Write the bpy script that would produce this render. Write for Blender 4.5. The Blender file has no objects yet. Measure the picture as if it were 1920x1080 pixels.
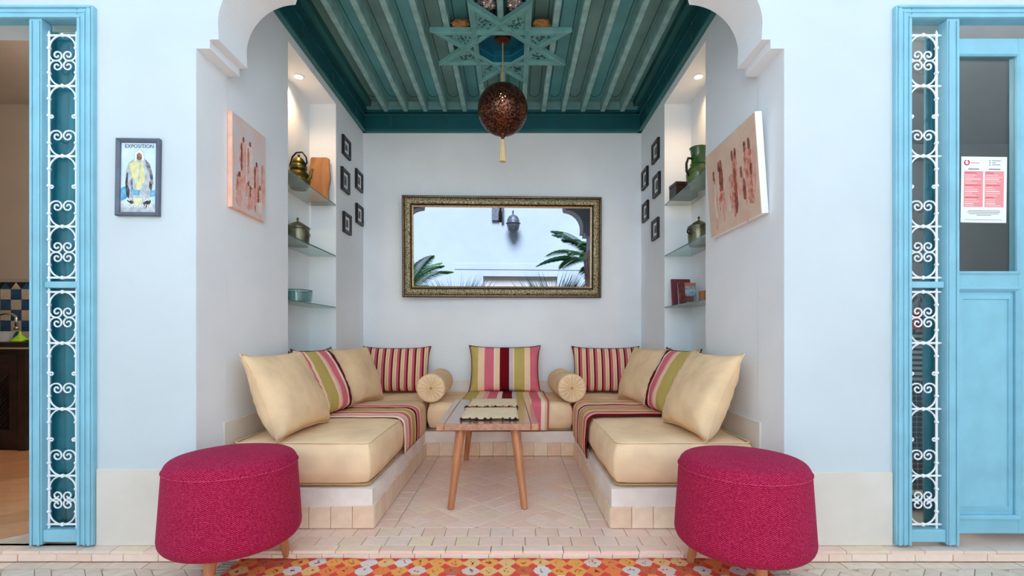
import bpy, bmesh, math, random
from mathutils import Vector, Matrix, noise
random.seed(7)
R = math.radians
PI = math.pi
SC = bpy.context.scene
COL = SC.collection

# ------------------------------------------------------------------ camera, sky, exposure
EYE = 0.881
cam_d = bpy.data.cameras.new('camera')
cam_d.sensor_width = 36.0
cam_d.lens = 890.0 / 1920.0 * 36.0
cam_d.shift_y = 90.0 / 1920.0
cam_d.shift_x = -2.0 / 1920.0
cam_d.clip_start = 0.05
cam = bpy.data.objects.new('camera', cam_d)
COL.objects.link(cam)
cam.location = (0, 0, EYE)
cam.rotation_euler = (R(90), 0, 0)
SC.camera = cam

world = bpy.data.worlds.new('sky')
SC.world = world
world.use_nodes = True
bg = world.node_tree.nodes['Background']
bg.inputs[0].default_value = (0.77, 0.88, 1.0, 1)
bg.inputs[1].default_value = 0.9

sun_d = bpy.data.lights.new('sun', 'SUN')
sun_d.energy = 19.0
sun_d.angle = R(30)
sun_d.color = (0.88, 0.935, 1.0)
sun = bpy.data.objects.new('sun', sun_d)
COL.objects.link(sun)
sun.rotation_euler = (R(-42), 0, R(8))

SC.view_settings.view_transform = 'Standard'
SC.view_settings.look = 'None'
SC.view_settings.gamma = 1.0
SC.view_settings.use_curve_mapping = False
SC.view_settings.exposure = 0.5
try:
    SC.cycles.max_bounces = 10
    SC.cycles.diffuse_bounces = 7
    SC.cycles.transparent_max_bounces = 16
    SC.cycles.caustics_reflective = False
    SC.cycles.caustics_refractive = False
    SC.cycles.sample_clamp_indirect = 6.0
    SC.cycles.use_denoising = True
except Exception:
    pass

# ------------------------------------------------------------------ helpers: colours and materials
def lin(c):
    out = []
    for x in c[:3]:
        x = x / 255.0
        out.append(x / 12.92 if x <= 0.04045 else ((x + 0.055) / 1.055) ** 2.4)
    return tuple(out) + (1.0,)

def new_mat(name):
    m = bpy.data.materials.new(name)
    m.use_nodes = True
    nt = m.node_tree
    return m, nt, nt.nodes['Principled BSDF']

def add_bump(nt, bsdf, scale, strength, detail=3.0, dist=0.01, vec=None):
    n = nt.nodes.new('ShaderNodeTexNoise')
    n.inputs['Scale'].default_value = scale
    n.inputs['Detail'].default_value = detail
    if vec is not None:
        nt.links.new(vec, n.inputs['Vector'])
    b = nt.nodes.new('ShaderNodeBump')
    b.inputs['Strength'].default_value = strength
    b.inputs['Distance'].default_value = dist
    nt.links.new(n.outputs['Fac'], b.inputs['Height'])
    nt.links.new(b.outputs['Normal'], bsdf.inputs['Normal'])

def ramp_node(nt, stops, const=False):
    r = nt.nodes.new('ShaderNodeValToRGB')
    cr = r.color_ramp
    cr.interpolation = 'CONSTANT' if const else 'LINEAR'
    while len(cr.elements) < len(stops):
        cr.elements.new(0.5)
    for e, (p, c) in zip(cr.elements, stops):
        e.position = p
        e.color = lin(c)
    return r

def M(name, col, rough=0.6, metal=0.0, bump=0.0, bscale=60.0, var=0.0, vscale=6.0, col2=None, rnd=None, coat=0.0, spec=0.5, bdist=0.01, emit=None):
    m, nt, b = new_mat(name)
    b.inputs['Base Color'].default_value = lin(col)
    b.inputs['Roughness'].default_value = rough
    b.inputs['Metallic'].default_value = metal
    b.inputs['Specular IOR Level'].default_value = spec
    if coat:
        b.inputs['Coat Weight'].default_value = coat
        b.inputs['Coat Roughness'].default_value = 0.12
    tc = nt.nodes.new('ShaderNodeTexCoord')
    src = None
    if rnd:
        oi = nt.nodes.new('ShaderNodeObjectInfo')
        rp = ramp_node(nt, [(i / max(1, len(rnd) - 1), c) for i, c in enumerate(rnd)])
        nt.links.new(oi.outputs['Random'], rp.inputs['Fac'])
        src = rp.outputs['Color']
    if var or col2:
        n = nt.nodes.new('ShaderNodeTexNoise')
        n.inputs['Scale'].default_value = vscale
        n.inputs['Detail'].default_value = 5
        nt.links.new(tc.outputs['Object'], n.inputs['Vector'])
        mr = nt.nodes.new('ShaderNodeMapRange')
        mr.inputs['From Min'].default_value = 0.35
        mr.inputs['From Max'].default_value = 0.65
        nt.links.new(n.outputs['Fac'], mr.inputs['Value'])
        mx = nt.nodes.new('ShaderNodeMix')
        mx.data_type = 'RGBA'
        nt.links.new(mr.outputs['Result'], mx.inputs['Factor'])
        if src is not None:
            nt.links.new(src, mx.inputs['A'])
            hs = nt.nodes.new('ShaderNodeHueSaturation')
            hs.inputs['Value'].default_value = 1.0 - var
            nt.links.new(src, hs.inputs['Color'])
            nt.links.new(hs.outputs['Color'], mx.inputs['B'])
        else:
            mx.inputs['A'].default_value = lin(col)
            mx.inputs['B'].default_value = lin(col2 if col2 else tuple(c * (1 - var) for c in col))
        src = mx.outputs['Result']
    if src is not None:
        nt.links.new(src, b.inputs['Base Color'])
    if bump:
        add_bump(nt, b, bscale, bump, 4.0, bdist, tc.outputs['Object'])
    if emit:
        b.inputs['Emission Color'].default_value = lin(col)
        b.inputs['Emission Strength'].default_value = emit
    return m

def wood(name, a, bcol, rough=0.45, scale=(3, 40, 40), coat=0.0):
    m, nt, b = new_mat(name)
    tc = nt.nodes.new('ShaderNodeTexCoord')
    mp = nt.nodes.new('ShaderNodeMapping')
    mp.inputs['Scale'].default_value = scale
    nt.links.new(tc.outputs['Object'], mp.inputs['Vector'])
    n = nt.nodes.new('ShaderNodeTexNoise')
    n.inputs['Scale'].default_value = 1.0
    n.inputs['Detail'].default_value = 6
    n.inputs['Distortion'].default_value = 0.6
    nt.links.new(mp.outputs['Vector'], n.inputs['Vector'])
    rp = ramp_node(nt, [(0.3, a), (0.7, bcol)])
    nt.links.new(n.outputs['Fac'], rp.inputs['Fac'])
    nt.links.new(rp.outputs['Color'], b.inputs['Base Color'])
    b.inputs['Roughness'].default_value = rough
    if coat:
        b.inputs['Coat Weight'].default_value = coat
        b.inputs['Coat Roughness'].default_value = 0.15
    bp = nt.nodes.new('ShaderNodeBump')
    bp.inputs['Strength'].default_value = 0.15
    bp.inputs['Distance'].default_value = 0.004
    nt.links.new(n.outputs['Fac'], bp.inputs['Height'])
    nt.links.new(bp.outputs['Normal'], b.inputs['Normal'])
    return m

def stripes(name, stops, repeat=1, rough=0.9):
    """woven stripes along the U of the mesh's UV map"""
    m, nt, b = new_mat(name)
    uv = nt.nodes.new('ShaderNodeTexCoord')
    sp = nt.nodes.new('ShaderNodeSeparateXYZ')
    nt.links.new(uv.outputs['UV'], sp.inputs['Vector'])
    val = sp.outputs['X']
    if repeat > 1:
        mu = nt.nodes.new('ShaderNodeMath'); mu.operation = 'MULTIPLY'; mu.inputs[1].default_value = repeat
        nt.links.new(val, mu.inputs[0])
        fr = nt.nodes.new('ShaderNodeMath'); fr.operation = 'FRACT'
        nt.links.new(mu.outputs[0], fr.inputs[0])
        val = fr.outputs[0]
    rp = ramp_node(nt, stops, const=True)
    nt.links.new(val, rp.inputs['Fac'])
    n = nt.nodes.new('ShaderNodeTexNoise'); n.inputs['Scale'].default_value = 9; n.inputs['Detail'].default_value = 4
    nt.links.new(uv.outputs['Object'], n.inputs['Vector'])
    hs = nt.nodes.new('ShaderNodeHueSaturation')
    mr = nt.nodes.new('ShaderNodeMapRange')
    mr.inputs['To Min'].default_value = 0.88; mr.inputs['To Max'].default_value = 1.1
    nt.links.new(n.outputs['Fac'], mr.inputs['Value'])
    nt.links.new(mr.outputs['Result'], hs.inputs['Value'])
    nt.links.new(rp.outputs['Color'], hs.inputs['Color'])
    nt.links.new(hs.outputs['Color'], b.inputs['Base Color'])
    b.inputs['Roughness'].default_value = rough
    b.inputs['Specular IOR Level'].default_value = 0.15
    add_bump(nt, b, 320, 0.25, 2.0, 0.003, uv.outputs['Object'])
    return m

def glass(name, tint=(225, 240, 238), refl=1.0, rough=0.0):
    m, nt, b = new_mat(name)
    nt.nodes.remove(b)
    out = nt.nodes['Material Output']
    tr = nt.nodes.new('ShaderNodeBsdfTransparent'); tr.inputs['Color'].default_value = lin(tint)
    gl = nt.nodes.new('ShaderNodeBsdfGlossy'); gl.inputs['Roughness'].default_value = rough
    lw = nt.nodes.new('ShaderNodeLayerWeight'); lw.inputs['Blend'].default_value = 0.5
    pw = nt.nodes.new('ShaderNodeMath'); pw.operation = 'POWER'; pw.inputs[1].default_value = 5.0
    nt.links.new(lw.outputs['Facing'], pw.inputs[0])
    mu = nt.nodes.new('ShaderNodeMath'); mu.operation = 'MULTIPLY_ADD'; mu.use_clamp = True
    mu.inputs[1].default_value = 0.9 * min(1.0, refl); mu.inputs[2].default_value = 0.04 * refl
    nt.links.new(pw.outputs[0], mu.inputs[0])
    mx = nt.nodes.new('ShaderNodeMixShader')
    nt.links.new(mu.outputs[0], mx.inputs[0])
    nt.links.new(tr.outputs[0], mx.inputs[1])
    nt.links.new(gl.outputs[0], mx.inputs[2])
    nt.links.new(mx.outputs[0], out.inputs['Surface'])
    return m

# ------------------------------------------------------------------ helpers: meshes
def inset_poly(poly, d):
    """move every edge of a convex polygon inwards by d"""
    n = len(poly)
    sa = sum(p[0]*q[1]-q[0]*p[1] for p, q in zip(poly, poly[1:] + poly[:1]))
    sg = 1 if sa > 0 else -1
    lines = []
    for p, q in zip(poly, poly[1:] + poly[:1]):
        ex, ey = q[0]-p[0], q[1]-p[1]
        L = math.hypot(ex, ey) or 1e-9
        nx, ny = -ey/L*sg, ex/L*sg
        lines.append((nx, ny, nx*p[0]+ny*p[1]+d))
    out = []
    for i in range(n):
        a1, b1, c1 = lines[i-1]; a2, b2, c2 = lines[i]
        det = a1*b2-a2*b1
        if abs(det) < 1e-6:
            out.append((poly[i][0]+a2*d, poly[i][1]+b2*d))
        else:
            out.append(((c1*b2-c2*b1)/det, (a1*c2-a2*c1)/det))
    sb = sum(p[0]*q[1]-q[0]*p[1] for p, q in zip(out, out[1:] + out[:1]))
    if sa*sb <= 0 or abs(sb) > abs(sa) or any(math.hypot(a[0]-b[0], a[1]-b[1]) > 12*abs(d)+1e-6 for a, b in zip(out, poly)):
        cx = sum(p[0] for p in poly)/n; cy = sum(p[1] for p in poly)/n
        return [(cx+(x-cx)*0.93, cy+(y-cy)*0.93) for x, y in poly]
    return out

class MB:
    def __init__(self):
        self.v = []; self.f = []; self.uv = []
    def add(self, vs, fs, uvs=None):
        o = len(self.v)
        self.v += [tuple(p) for p in vs]
        self.uv += list(uvs) if uvs else [(0.0, 0.0)] * len(vs)
        self.f += [tuple(i + o for i in f) for f in fs]
        return self
    def box(self, x0, x1, y0, y1, z0, z1):
        return self.add([(x0,y0,z0),(x1,y0,z0),(x1,y1,z0),(x0,y1,z0),(x0,y0,z1),(x1,y0,z1),(x1,y1,z1),(x0,y1,z1)],
                        [(3,2,1,0),(4,5,6,7),(0,1,5,4),(1,2,6,5),(2,3,7,6),(3,0,4,7)])
    def slab(self, poly, z0, z1, inset=0.0, mp=None):
        """convex polygon prism with a small chamfer at the z1 side; mp maps (x, y, z)"""
        n = len(poly)
        top = inset_poly(poly, inset) if inset else poly
        zc = z1 - inset * 0.6 * (1 if z1 > z0 else -1)
        vs = [(x, y, z0) for x, y in poly] + [(x, y, zc) for x, y in poly] + [(x, y, z1) for x, y in top]
        if mp: vs = [mp(*p) for p in vs]
        fs = [tuple(range(n-1, -1, -1)), tuple(range(2*n, 3*n))]
        for k in (0, n):
            fs += [(k+i, k+(i+1) % n, k+n+(i+1) % n, k+n+i) for i in range(n)]
        return self.add(vs, fs)
    def prism(self, poly, t0, t1, mp):
        n = len(poly)
        vs = [mp(a, b, t0) for a, b in poly] + [mp(a, b, t1) for a, b in poly]
        fs = [tuple(range(n-1, -1, -1)), tuple(range(n, 2*n))] + [(i, (i+1) % n, n+(i+1) % n, n+i) for i in range(n)]
        return self.add(vs, fs)
    def tube(self, pts, r, n=8, closed=False, radii=None):
        pts = [Vector(p) for p in pts]
        m = len(pts)
        vs = []
        up = None
        for i, p in enumerate(pts):
            if closed:
                t = pts[(i+1) % m] - pts[i-1]
            else:
                t = pts[min(i+1, m-1)] - pts[max(i-1, 0)]
            if t.length < 1e-9: t = Vector((0, 0, 1))
            t.normalize()
            if up is None:
                up = Vector((0, 0, 1)) if abs(t.z) < 0.9 else Vector((1, 0, 0))
            a = up - t * up.dot(t)
            if a.length < 1e-6: a = t.orthogonal()
            a.normalize(); up = a
            b = t.cross(a)
            rr = radii[i] if radii else r
            for k in range(n):
                w = 2*PI*k/n
                vs.append(p + (a*math.cos(w) + b*math.sin(w)) * rr)
        fs = []
        for i in range(m if closed else m-1):
            j = (i+1) % m
            for k in range(n):
                fs.append((i*n+k, i*n+(k+1) % n, j*n+(k+1) % n, j*n+k))
        if not closed:
            fs.append(tuple(range(n-1, -1, -1)))
            fs.append(tuple((m-1)*n + k for k in range(n)))
        return self.add(vs, fs)
    def lathe(self, prof, n=32, c=(0, 0, 0), mod=None, loop=False):
        vs = []; uvs = []
        for j, (r, z) in enumerate(prof):
            for k in range(n):
                w = 2*PI*k/n
                rr, zz = (r, z) if mod is None else mod(r, z, w)
                vs.append((c[0]+rr*math.cos(w), c[1]+rr*math.sin(w), c[2]+zz))
                uvs.append((k/n, z))
        fs = []
        for j in range(len(prof)-1):
            for k in range(n):
                fs.append((j*n+k, j*n+(k+1) % n, (j+1)*n+(k+1) % n, (j+1)*n+k))
        if loop:
            m = len(prof)-1
            for k in range(n): fs.append((m*n+k, m*n+(k+1) % n, (k+1) % n, k))
            return self.add(vs, fs, uvs)
        if prof[0][0] > 1e-5: fs.append(tuple(range(n-1, -1, -1)))
        if prof[-1][0] > 1e-5: fs.append(tuple((len(prof)-1)*n+k for k in range(n)))
        return self.add(vs, fs, uvs)
    def grid(self, fn, nu, nv):
        vs = []; uvs = []
        for j in range(nv+1):
            for i in range(nu+1):
                u, v = i/nu, j/nv
                vs.append(fn(u, v)); uvs.append((u, v))
        fs = [(j*(nu+1)+i, j*(nu+1)+i+1, (j+1)*(nu+1)+i+1, (j+1)*(nu+1)+i) for j in range(nv) for i in range(nu)]
        return self.add(vs, fs, uvs)
    def frame(self, x0, x1, z0, z1, prof, y=0.0):
        """mitred moulding around a rectangle in the XZ plane facing -Y; prof = (inset, height)"""
        vs = []
        for d, h in prof:
            vs += [(x0+d, y-h, z0+d), (x1-d, y-h, z0+d), (x1-d, y-h, z1-d), (x0+d, y-h, z1-d)]
        fs = []
        for j in range(len(prof)-1):
            for k in range(4):
                fs.append((j*4+k, j*4+(k+1) % 4, (j+1)*4+(k+1) % 4, (j+1)*4+k))
        j = len(prof)-1
        for k in range(4):   # back face
            fs.append((j*4+k, j*4+(k+1) % 4, (k+1) % 4, k))
        return self.add(vs, fs)
    def mesh(self, name, mat, smooth=False, weld=False, recalc=True, tri=False):
        me = bpy.data.meshes.new(name)
        me.from_pydata(self.v, [], self.f)
        ul = me.uv_layers.new(name='UVMap')
        for l in me.loops:
            ul.data[l.index].uv = self.uv[l.vertex_index]
        bm = bmesh.new(); bm.from_mesh(me)
        if weld: bmesh.ops.remove_doubles(bm, verts=bm.verts, dist=1e-5)
        if tri: bmesh.ops.triangulate(bm, faces=bm.faces)
        if recalc: bmesh.ops.recalc_face_normals(bm, faces=bm.faces)
        bm.to_mesh(me); bm.free()
        if mat: me.materials.append(mat)
        if smooth:
            for p in me.polygons: p.use_smooth = True
            if smooth == 'auto':
                me.set_sharp_from_angle(angle=R(40))
        return me
    def build(self, name, mat, parent=None, smooth=False, loc=None, rot=None, bevel=0, **k):
        return put(name, self.mesh(name, mat, smooth, **k), parent, loc, rot, bevel)

def put(name, me, parent=None, loc=None, rot=None, bevel=0):
    o = bpy.data.objects.new(name, me)
    COL.objects.link(o)
    if parent: o.parent = parent
    if loc: o.location = loc
    if rot: o.rotation_euler = rot
    if bevel:
        b = o.modifiers.new('bevel', 'BEVEL'); b.width = bevel; b.segments = 2; b.limit_method = 'ANGLE'
    return o

def tag(o, label=None, cat=None, group=None, kind=None):
    if label: o['label'] = label
    if cat: o['category'] = cat
    if group: o['group'] = group
    if kind: o['kind'] = kind
    return o

def thing(name, label, cat, loc=(0, 0, 0), rz=0.0, group=None):
    o = bpy.data.objects.new(name, None)
    COL.objects.link(o)
    o.empty_display_size = 0.05
    o.location = loc; o.rotation_euler = (0, 0, rz)
    return tag(o, label, cat, group)

def struct(o, label=None):
    o['kind'] = 'structure'
    if label: o['label'] = label
    return o

def copy_tree(o, parent=None):
    c = o.copy(); COL.objects.link(c)
    if parent is not None: c.parent = parent
    for ch in list(o.children): copy_tree(ch, c)
    return c

def clip(poly, a, b, c):
    """keep the part of a polygon where a*x + b*y <= c"""
    out = []
    for p, q in zip(poly, poly[1:] + poly[:1]):
        dp = a*p[0]+b*p[1]-c; dq = a*q[0]+b*q[1]-c
        if dp <= 0: out.append(p)
        if (dp < 0 < dq) or (dq < 0 < dp):
            t = dp/(dp-dq)
            out.append((p[0]+(q[0]-p[0])*t, p[1]+(q[1]-p[1])*t))
    return out

def area(poly):
    return abs(sum(p[0]*q[1]-q[0]*p[1] for p, q in zip(poly, poly[1:] + poly[:1])))/2

def rounded_box(mb, x0, x1, y0, y1, z0, z1, r, nx, ny, nz, bulge=0.0, sag=0.0, seed=0.0, amp=0.003):
    def params(n, L):
        a = [i/n*r for i in range(0, n//4+1)]
        mid = [r + (L-2*r)*i/n for i in range(1, n)]
        return a + mid + [L - q for q in reversed(a)]
    cx, cy, cz = (x0+x1)/2, (y0+y1)/2, (z0+z1)/2
    hx, hy, hz = (x1-x0)/2, (y1-y0)/2, (z1-z0)/2
    def fit(p):
        q = [max(-h+r, min(h-r, c)) for c, h in zip(p, (hx, hy, hz))]
        d = Vector(p) - Vector(q)
        if d.length > 1e-9: d = d.normalized()*r
        s = Vector(q)+d
        nrm = d.normalized() if d.length > 0 else Vector((0, 0, 0))
        bz = math.cos(max(-1, min(1, s.z/hz))*PI/2)
        s.x += bulge*bz*(1 if s.x > 0 else -1)*min(1, abs(nrm.x)*2)
        s.y += bulge*bz*(1 if s.y > 0 else -1)*min(1, abs(nrm.y)*2)
        w = Vector((s.x+cx, s.y+cy, s.z+cz))
        k = noise.noise(w*4.0+Vector((seed, 0, 0)))*amp*2.0 + noise.noise(w*13.0+Vector((seed, 3, 0)))*amp
        w += nrm*k
        return w
    ps = [params(n, 2*h) for n, h in ((nx, hx), (ny, hy), (nz, hz))]
    P = [[q-h for q in a] for a, h in zip(ps, (hx, hy, hz))]
    for ax in range(3):
        for sgn in (-1, 1):
            u, v = [i for i in range(3) if i != ax]
            A, B = P[u], P[v]
            vs = []
            for b in B:
                for a in A:
                    p = [0, 0, 0]; p[ax] = sgn*(hx, hy, hz)[ax]; p[u] = a; p[v] = b
                    vs.append(fit(p))
            n = len(A)
            mb.add(vs, [(j*n+i, j*n+i+1, (j+1)*n+i+1, (j+1)*n+i) for j in range(len(B)-1) for i in range(n-1)])

# ------------------------------------------------------------------ materials
PLASTER_LIT = M('white_plaster_lit_copy', (203, 214, 221), 0.85, bump=0.12, bscale=9, var=0.03, vscale=2.0, bdist=0.02)  # copy for the strongly lit courtyard faces, darkened to tone down their light
PLASTER_SHADE = M('white_plaster_shade_copy', (238, 243, 248), 0.85, bump=0.2, bscale=7, var=0.03, vscale=2.0, bdist=0.02)  # same plaster, brightened copy that lifts the shade inside the alcove
DADO = M('beige_lime_plaster', (226, 220, 212), 0.75, bump=0.2, bscale=14, col2=(214, 206, 196), vscale=3)
BENCHP = M('bench_plaster', (242, 234, 228), 0.8, bump=0.3, bscale=20, col2=(226, 216, 208), vscale=6)
BLUE = M('blue_paint', (141, 199, 220), 0.45, bump=0.12, bscale=30, var=0.05, vscale=9)
TEAL = M('teal_paint', (48, 120, 122), 0.5, bump=0.1, bscale=30, var=0.12, vscale=3)
BOARD_A = M('board_teal_paint', (104, 180, 188), 0.5, var=0.12, vscale=4)
BOARD_B = M('board_sage_paint', (122, 168, 166), 0.5, var=0.12, vscale=4)
BEAMM = M('beam_paint', (150, 198, 198), 0.5, var=0.14, vscale=14)
STARM = M('star_paint', (114, 176, 176), 0.5, var=0.1, vscale=14)
CARVED = M('carved_dark', (40, 92, 96), 0.6)
FRIEZE = M('frieze_paint', (8, 86, 96), 0.45, var=0.1, vscale=6)
WELL = M('well_paint', (14, 98, 122), 0.4)
INFILL = M('infill_paint', (130, 180, 184), 0.5, var=0.1, vscale=8)
WHITEMETAL = M('white_painted_iron', (238, 242, 246), 0.4)
TILE = M('terracotta_tile', (225, 196, 172), 0.42, rnd=[(240,208,190),(243,216,200),(237,203,184),(242,216,200),(239,206,190),(244,220,206),(240,212,194)], var=0.06, vscale=30, bump=0.15, bscale=40)
TILE_G = M('greenish_tile', (228, 216, 182), 0.42, rnd=[(240,218,188),(243,222,200),(238,214,190)], var=0.07, vscale=30, bump=0.15, bscale=40)
TILE_GREY = M('pale_grey_tile', (212, 203, 195), 0.42, rnd=[(236,214,202),(240,220,208),(232,210,200)], var=0.06, vscale=30, bump=0.15, bscale=40)
SKIRT = M('skirting_tile', (226, 200, 170), 0.4, rnd=[(240,218,192),(236,204,178),(242,224,198),(232,200,174)], var=0.1, vscale=25, bump=0.15, bscale=40)
BRICKM = M('courtyard_brick', (226, 206, 188), 0.6, rnd=[(232,212,196),(226,202,184),(236,220,204),(230,212,190)], var=0.1, vscale=25, bump=0.3, bscale=35)
GROUT = M('grout', (208, 180, 160), 0.9, var=0.1, vscale=20)
GROUT_D = M('courtyard_ground', (212, 190, 172), 0.9, var=0.15, vscale=12)
KTILE = M('kitchen_floor_slab', (190, 130, 90), 0.5, rnd=[(196,140,100),(178,116,80),(200,150,112),(170,124,82)], var=0.15, vscale=14)
MATT = M('yellow_cotton', (246, 216, 178), 0.9, bump=0.3, bscale=220, var=0.06, vscale=7, spec=0.15, bdist=0.003)
CUSHY = M('yellow_cushion_cotton', (241, 209, 168), 0.9, bump=0.35, bscale=160, var=0.07, vscale=8, spec=0.15, bdist=0.004)
SEAM = M('seam_cord', (196, 152, 100), 0.9, spec=0.1)
DARKCORD = M('dark_red_cord', (82, 24, 34), 0.9, spec=0.1)
LEGWOOD = wood('leg_wood', (196, 134, 92), (168, 104, 66), 0.4, (30, 30, 3))
EDGEWOOD = wood('table_edge_wood', (196, 140, 104), (164, 106, 74), 0.25, (40, 4, 40), coat=0.9)
TABLEWOOD = wood('table_wood', (186, 128, 98), (146, 92, 68), 0.25, (40, 4, 40), coat=0.9)
BLACKF = M('black_frame', (22, 22, 24), 0.4)
GREYFRAME = M('grey_frame', (92, 100, 118), 0.45, var=0.1, vscale=20)
PAPER = M('white_paper', (238, 240, 242), 0.7)
BRASS = M('aged_brass', (126, 110, 52), 0.32, metal=0.9, var=0.35, vscale=14)
PEWTER = M('tarnished_tin', (150, 146, 118), 0.35, metal=0.9, var=0.35, vscale=16)
COPPER = (104, 56, 40)
GREENGL = M('green_glaze', (60, 104, 50), 0.15, var=0.25, vscale=9, coat=0.5)
OLIVEGL = M('olive_glaze', (96, 118, 60), 0.2, var=0.25, vscale=20, coat=0.5)
DARKWOOD = wood('dark_wood', (58, 36, 30), (36, 22, 20), 0.35, (8, 8, 8))
BOARDWOOD = wood('board_wood', (188, 128, 74), (140, 86, 44), 0.55, (14, 14, 4))
GLASS = glass('window_glass', (236, 243, 243), 1.4)
SHELFGL = glass('shelf_glass', (236, 246, 243), 1.0)
BOWLGL = glass('bowl_glass', (214, 232, 230), 1.6, 0.05)
GEDGE = M('glass_edge', (60, 104, 98), 0.15, spec=0.8)
CHROME = M('chrome', (220, 220, 224), 0.08, metal=1.0)
BLACK = M('black_matte', (18, 17, 18), 0.7)
ROOMGREY = M('grey_room_paint', (150, 152, 156), 0.9)
KWALL = M('kitchen_wall_paint', (196, 184, 172), 0.9, bump=0.2, bscale=6, var=0.05, vscale=2)
MAROON = M('maroon_lacquer', (110, 30, 44), 0.35)

C_CREAM = (244, 208, 176); C_OLIVE = (194, 172, 100); C_PINK = (220, 112, 128); C_LPINK = (238, 176, 172)
C_DARK = (112, 6, 20); C_GREY = (204, 194, 196); C_BEIGE = (222, 192, 150); C_WHITE = (244, 222, 204); C_MAUVE = (204, 98, 112)

# ------------------------------------------------------------------ main measures (metres)
XL, XR = -1.335, 1.142          # alcove side walls
XC = (XL+XR)/2
YF, YA, YB = 2.0, 2.217, 4.23   # facade front, back of the arch, back wall
ZF = -0.044                     # courtyard level below the alcove floor
BF = 2.178                      # bench fronts
BL, BR_, BB = -0.641, 0.448, 3.485
DL0, DL1 = -1.753, -2.95        # left door frame outer edges
DR0, DR1 = 1.597, 2.80
DZ = 2.262
NY0, NY1, NZ0, NZ1, ND = 2.815, 3.579, 0.42, 2.63, 0.2

# ------------------------------------------------------------------ courtyard walls, facade with the lobed arch
def arc(cx, cz, rx, rz, a0, a1, n):
    return [(cx+rx*math.cos(R(a0+(a1-a0)*i/n)), cz+rz*math.sin(R(a0+(a1-a0)*i/n))) for i in range(n+1)]
half = [(XL, ZF), (XL, 2.092), (-1.278, 2.092), (-1.278, 2.130), (-1.240, 2.130)]
half += arc(-1.008, 2.200, 0.236, 0.228, 180, 92, 18)
half += [(-1.006, 2.462)]
half += arc(-0.56, 2.47, 0.446, 0.29, 178, 92, 16)
half += [(-0.555, 2.80)] + arc(XC, 2.80, 0.456, 0.11, 176, 90, 12)
right_half = [(2*XC-x, z) for x, z in reversed(half[:-1])]
XW0, XW1, ZTOP, YOPP = -3.3, 3.2, 4.0, -3.2
ZFR = 3.12
poly = [(XW0, ZF), (XW0, ZFR), (XW1, ZFR), (XW1, ZF), (DR1, ZF), (DR1, DZ), (DR0+0.03, DZ), (DR0+0.03, ZF)]
poly += [p for p in reversed(right_half)] if False else list(reversed(half[:-1] + [half[-1]] + right_half))
poly += [(DL0-0.03, ZF), (DL0-0.03, DZ), (DL1, DZ), (DL1, ZF)]
struct(MB().prism(poly, YF, YA, lambda a, b, t: (a, t, b)).build('wall_front', PLASTER_LIT, tri=True), 'white plastered courtyard facade with a lobed arch')
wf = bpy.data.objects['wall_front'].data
wf.materials.append(PLASTER_SHADE)
for p_ in wf.polygons:            # the shaded arch soffit and jambs take the brightened plaster copy
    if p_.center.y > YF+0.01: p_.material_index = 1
struct(MB().box(XW0-0.15, XW0, YOPP, YF, ZF, ZTOP).build('wall_courtyard_left', PLASTER_LIT), 'white side wall of the courtyard')
struct(MB().box(XW1, XW1+0.15, YOPP, YF, ZF, ZTOP).build('wall_courtyard_right', PLASTER_LIT), 'white side wall of the courtyard')
opp = [(XW0, ZF), (XW0, ZTOP), (XW1, ZTOP), (XW1, ZF), (1.6, ZF), (1.6, 2.0), (-0.21, 2.0), (-0.21, ZF)]
struct(MB().prism(opp, YOPP-0.12, YOPP, lambda a, b, t: (a, t, b)).build('wall_opposite', PLASTER_LIT, tri=True), 'bright white courtyard wall opposite, seen in the mirror')
struct(MB().box(-0.4, 1.8, YOPP-0.2, YOPP-0.125, ZF, 2.5).build('wall_opposite_recess', DADO), 'beige wall inside the opposite doorway')
struct(MB().box(-0.9, 2.2, YOPP, YOPP+0.015, 2.16, 2.30).build('trim_1', PLASTER_LIT), 'raised plaster band over the opposite doorway')

# beige dado on the facade
def dado(x0, x1, n, ztop):
    mb = MB()
    def fn(u, v):
        x = x0+(x1-x0)*u
        return (x, YF-0.006, 0.0 + (ztop+0.004*noise.noise(Vector((x*5, 0, 0))))*v)
    mb.box(x0, x1, YF-0.007, YF+0.002, 0.0, ztop)
    struct(mb.build('trim_%d' % n, DADO, bevel=0.003), 'beige lime plaster skirting along the facade')
dado(DL0+0.001, XL, 2, 0.322)
dado(XR, DR0-0.001, 3, 0.308)
# dado band inside the alcove, behind the cushions
struct(MB().box(XL, XL+0.012, BF, YB, 0.178, 0.486).build('trim_4', DADO, bevel=0.003), 'beige plaster band on the wall behind the cushions')
struct(MB().box(XR-0.012, XR, BF, YB, 0.178, 0.486).build('trim_5', DADO, bevel=0.003), 'beige plaster band on the wall behind the cushions')
struct(MB().box(XL+0.012, XR-0.012, YB-0.012, YB, 0.178, 0.486).build('trim_6', BENCHP, bevel=0.003), 'plaster band along the back wall')

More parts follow.
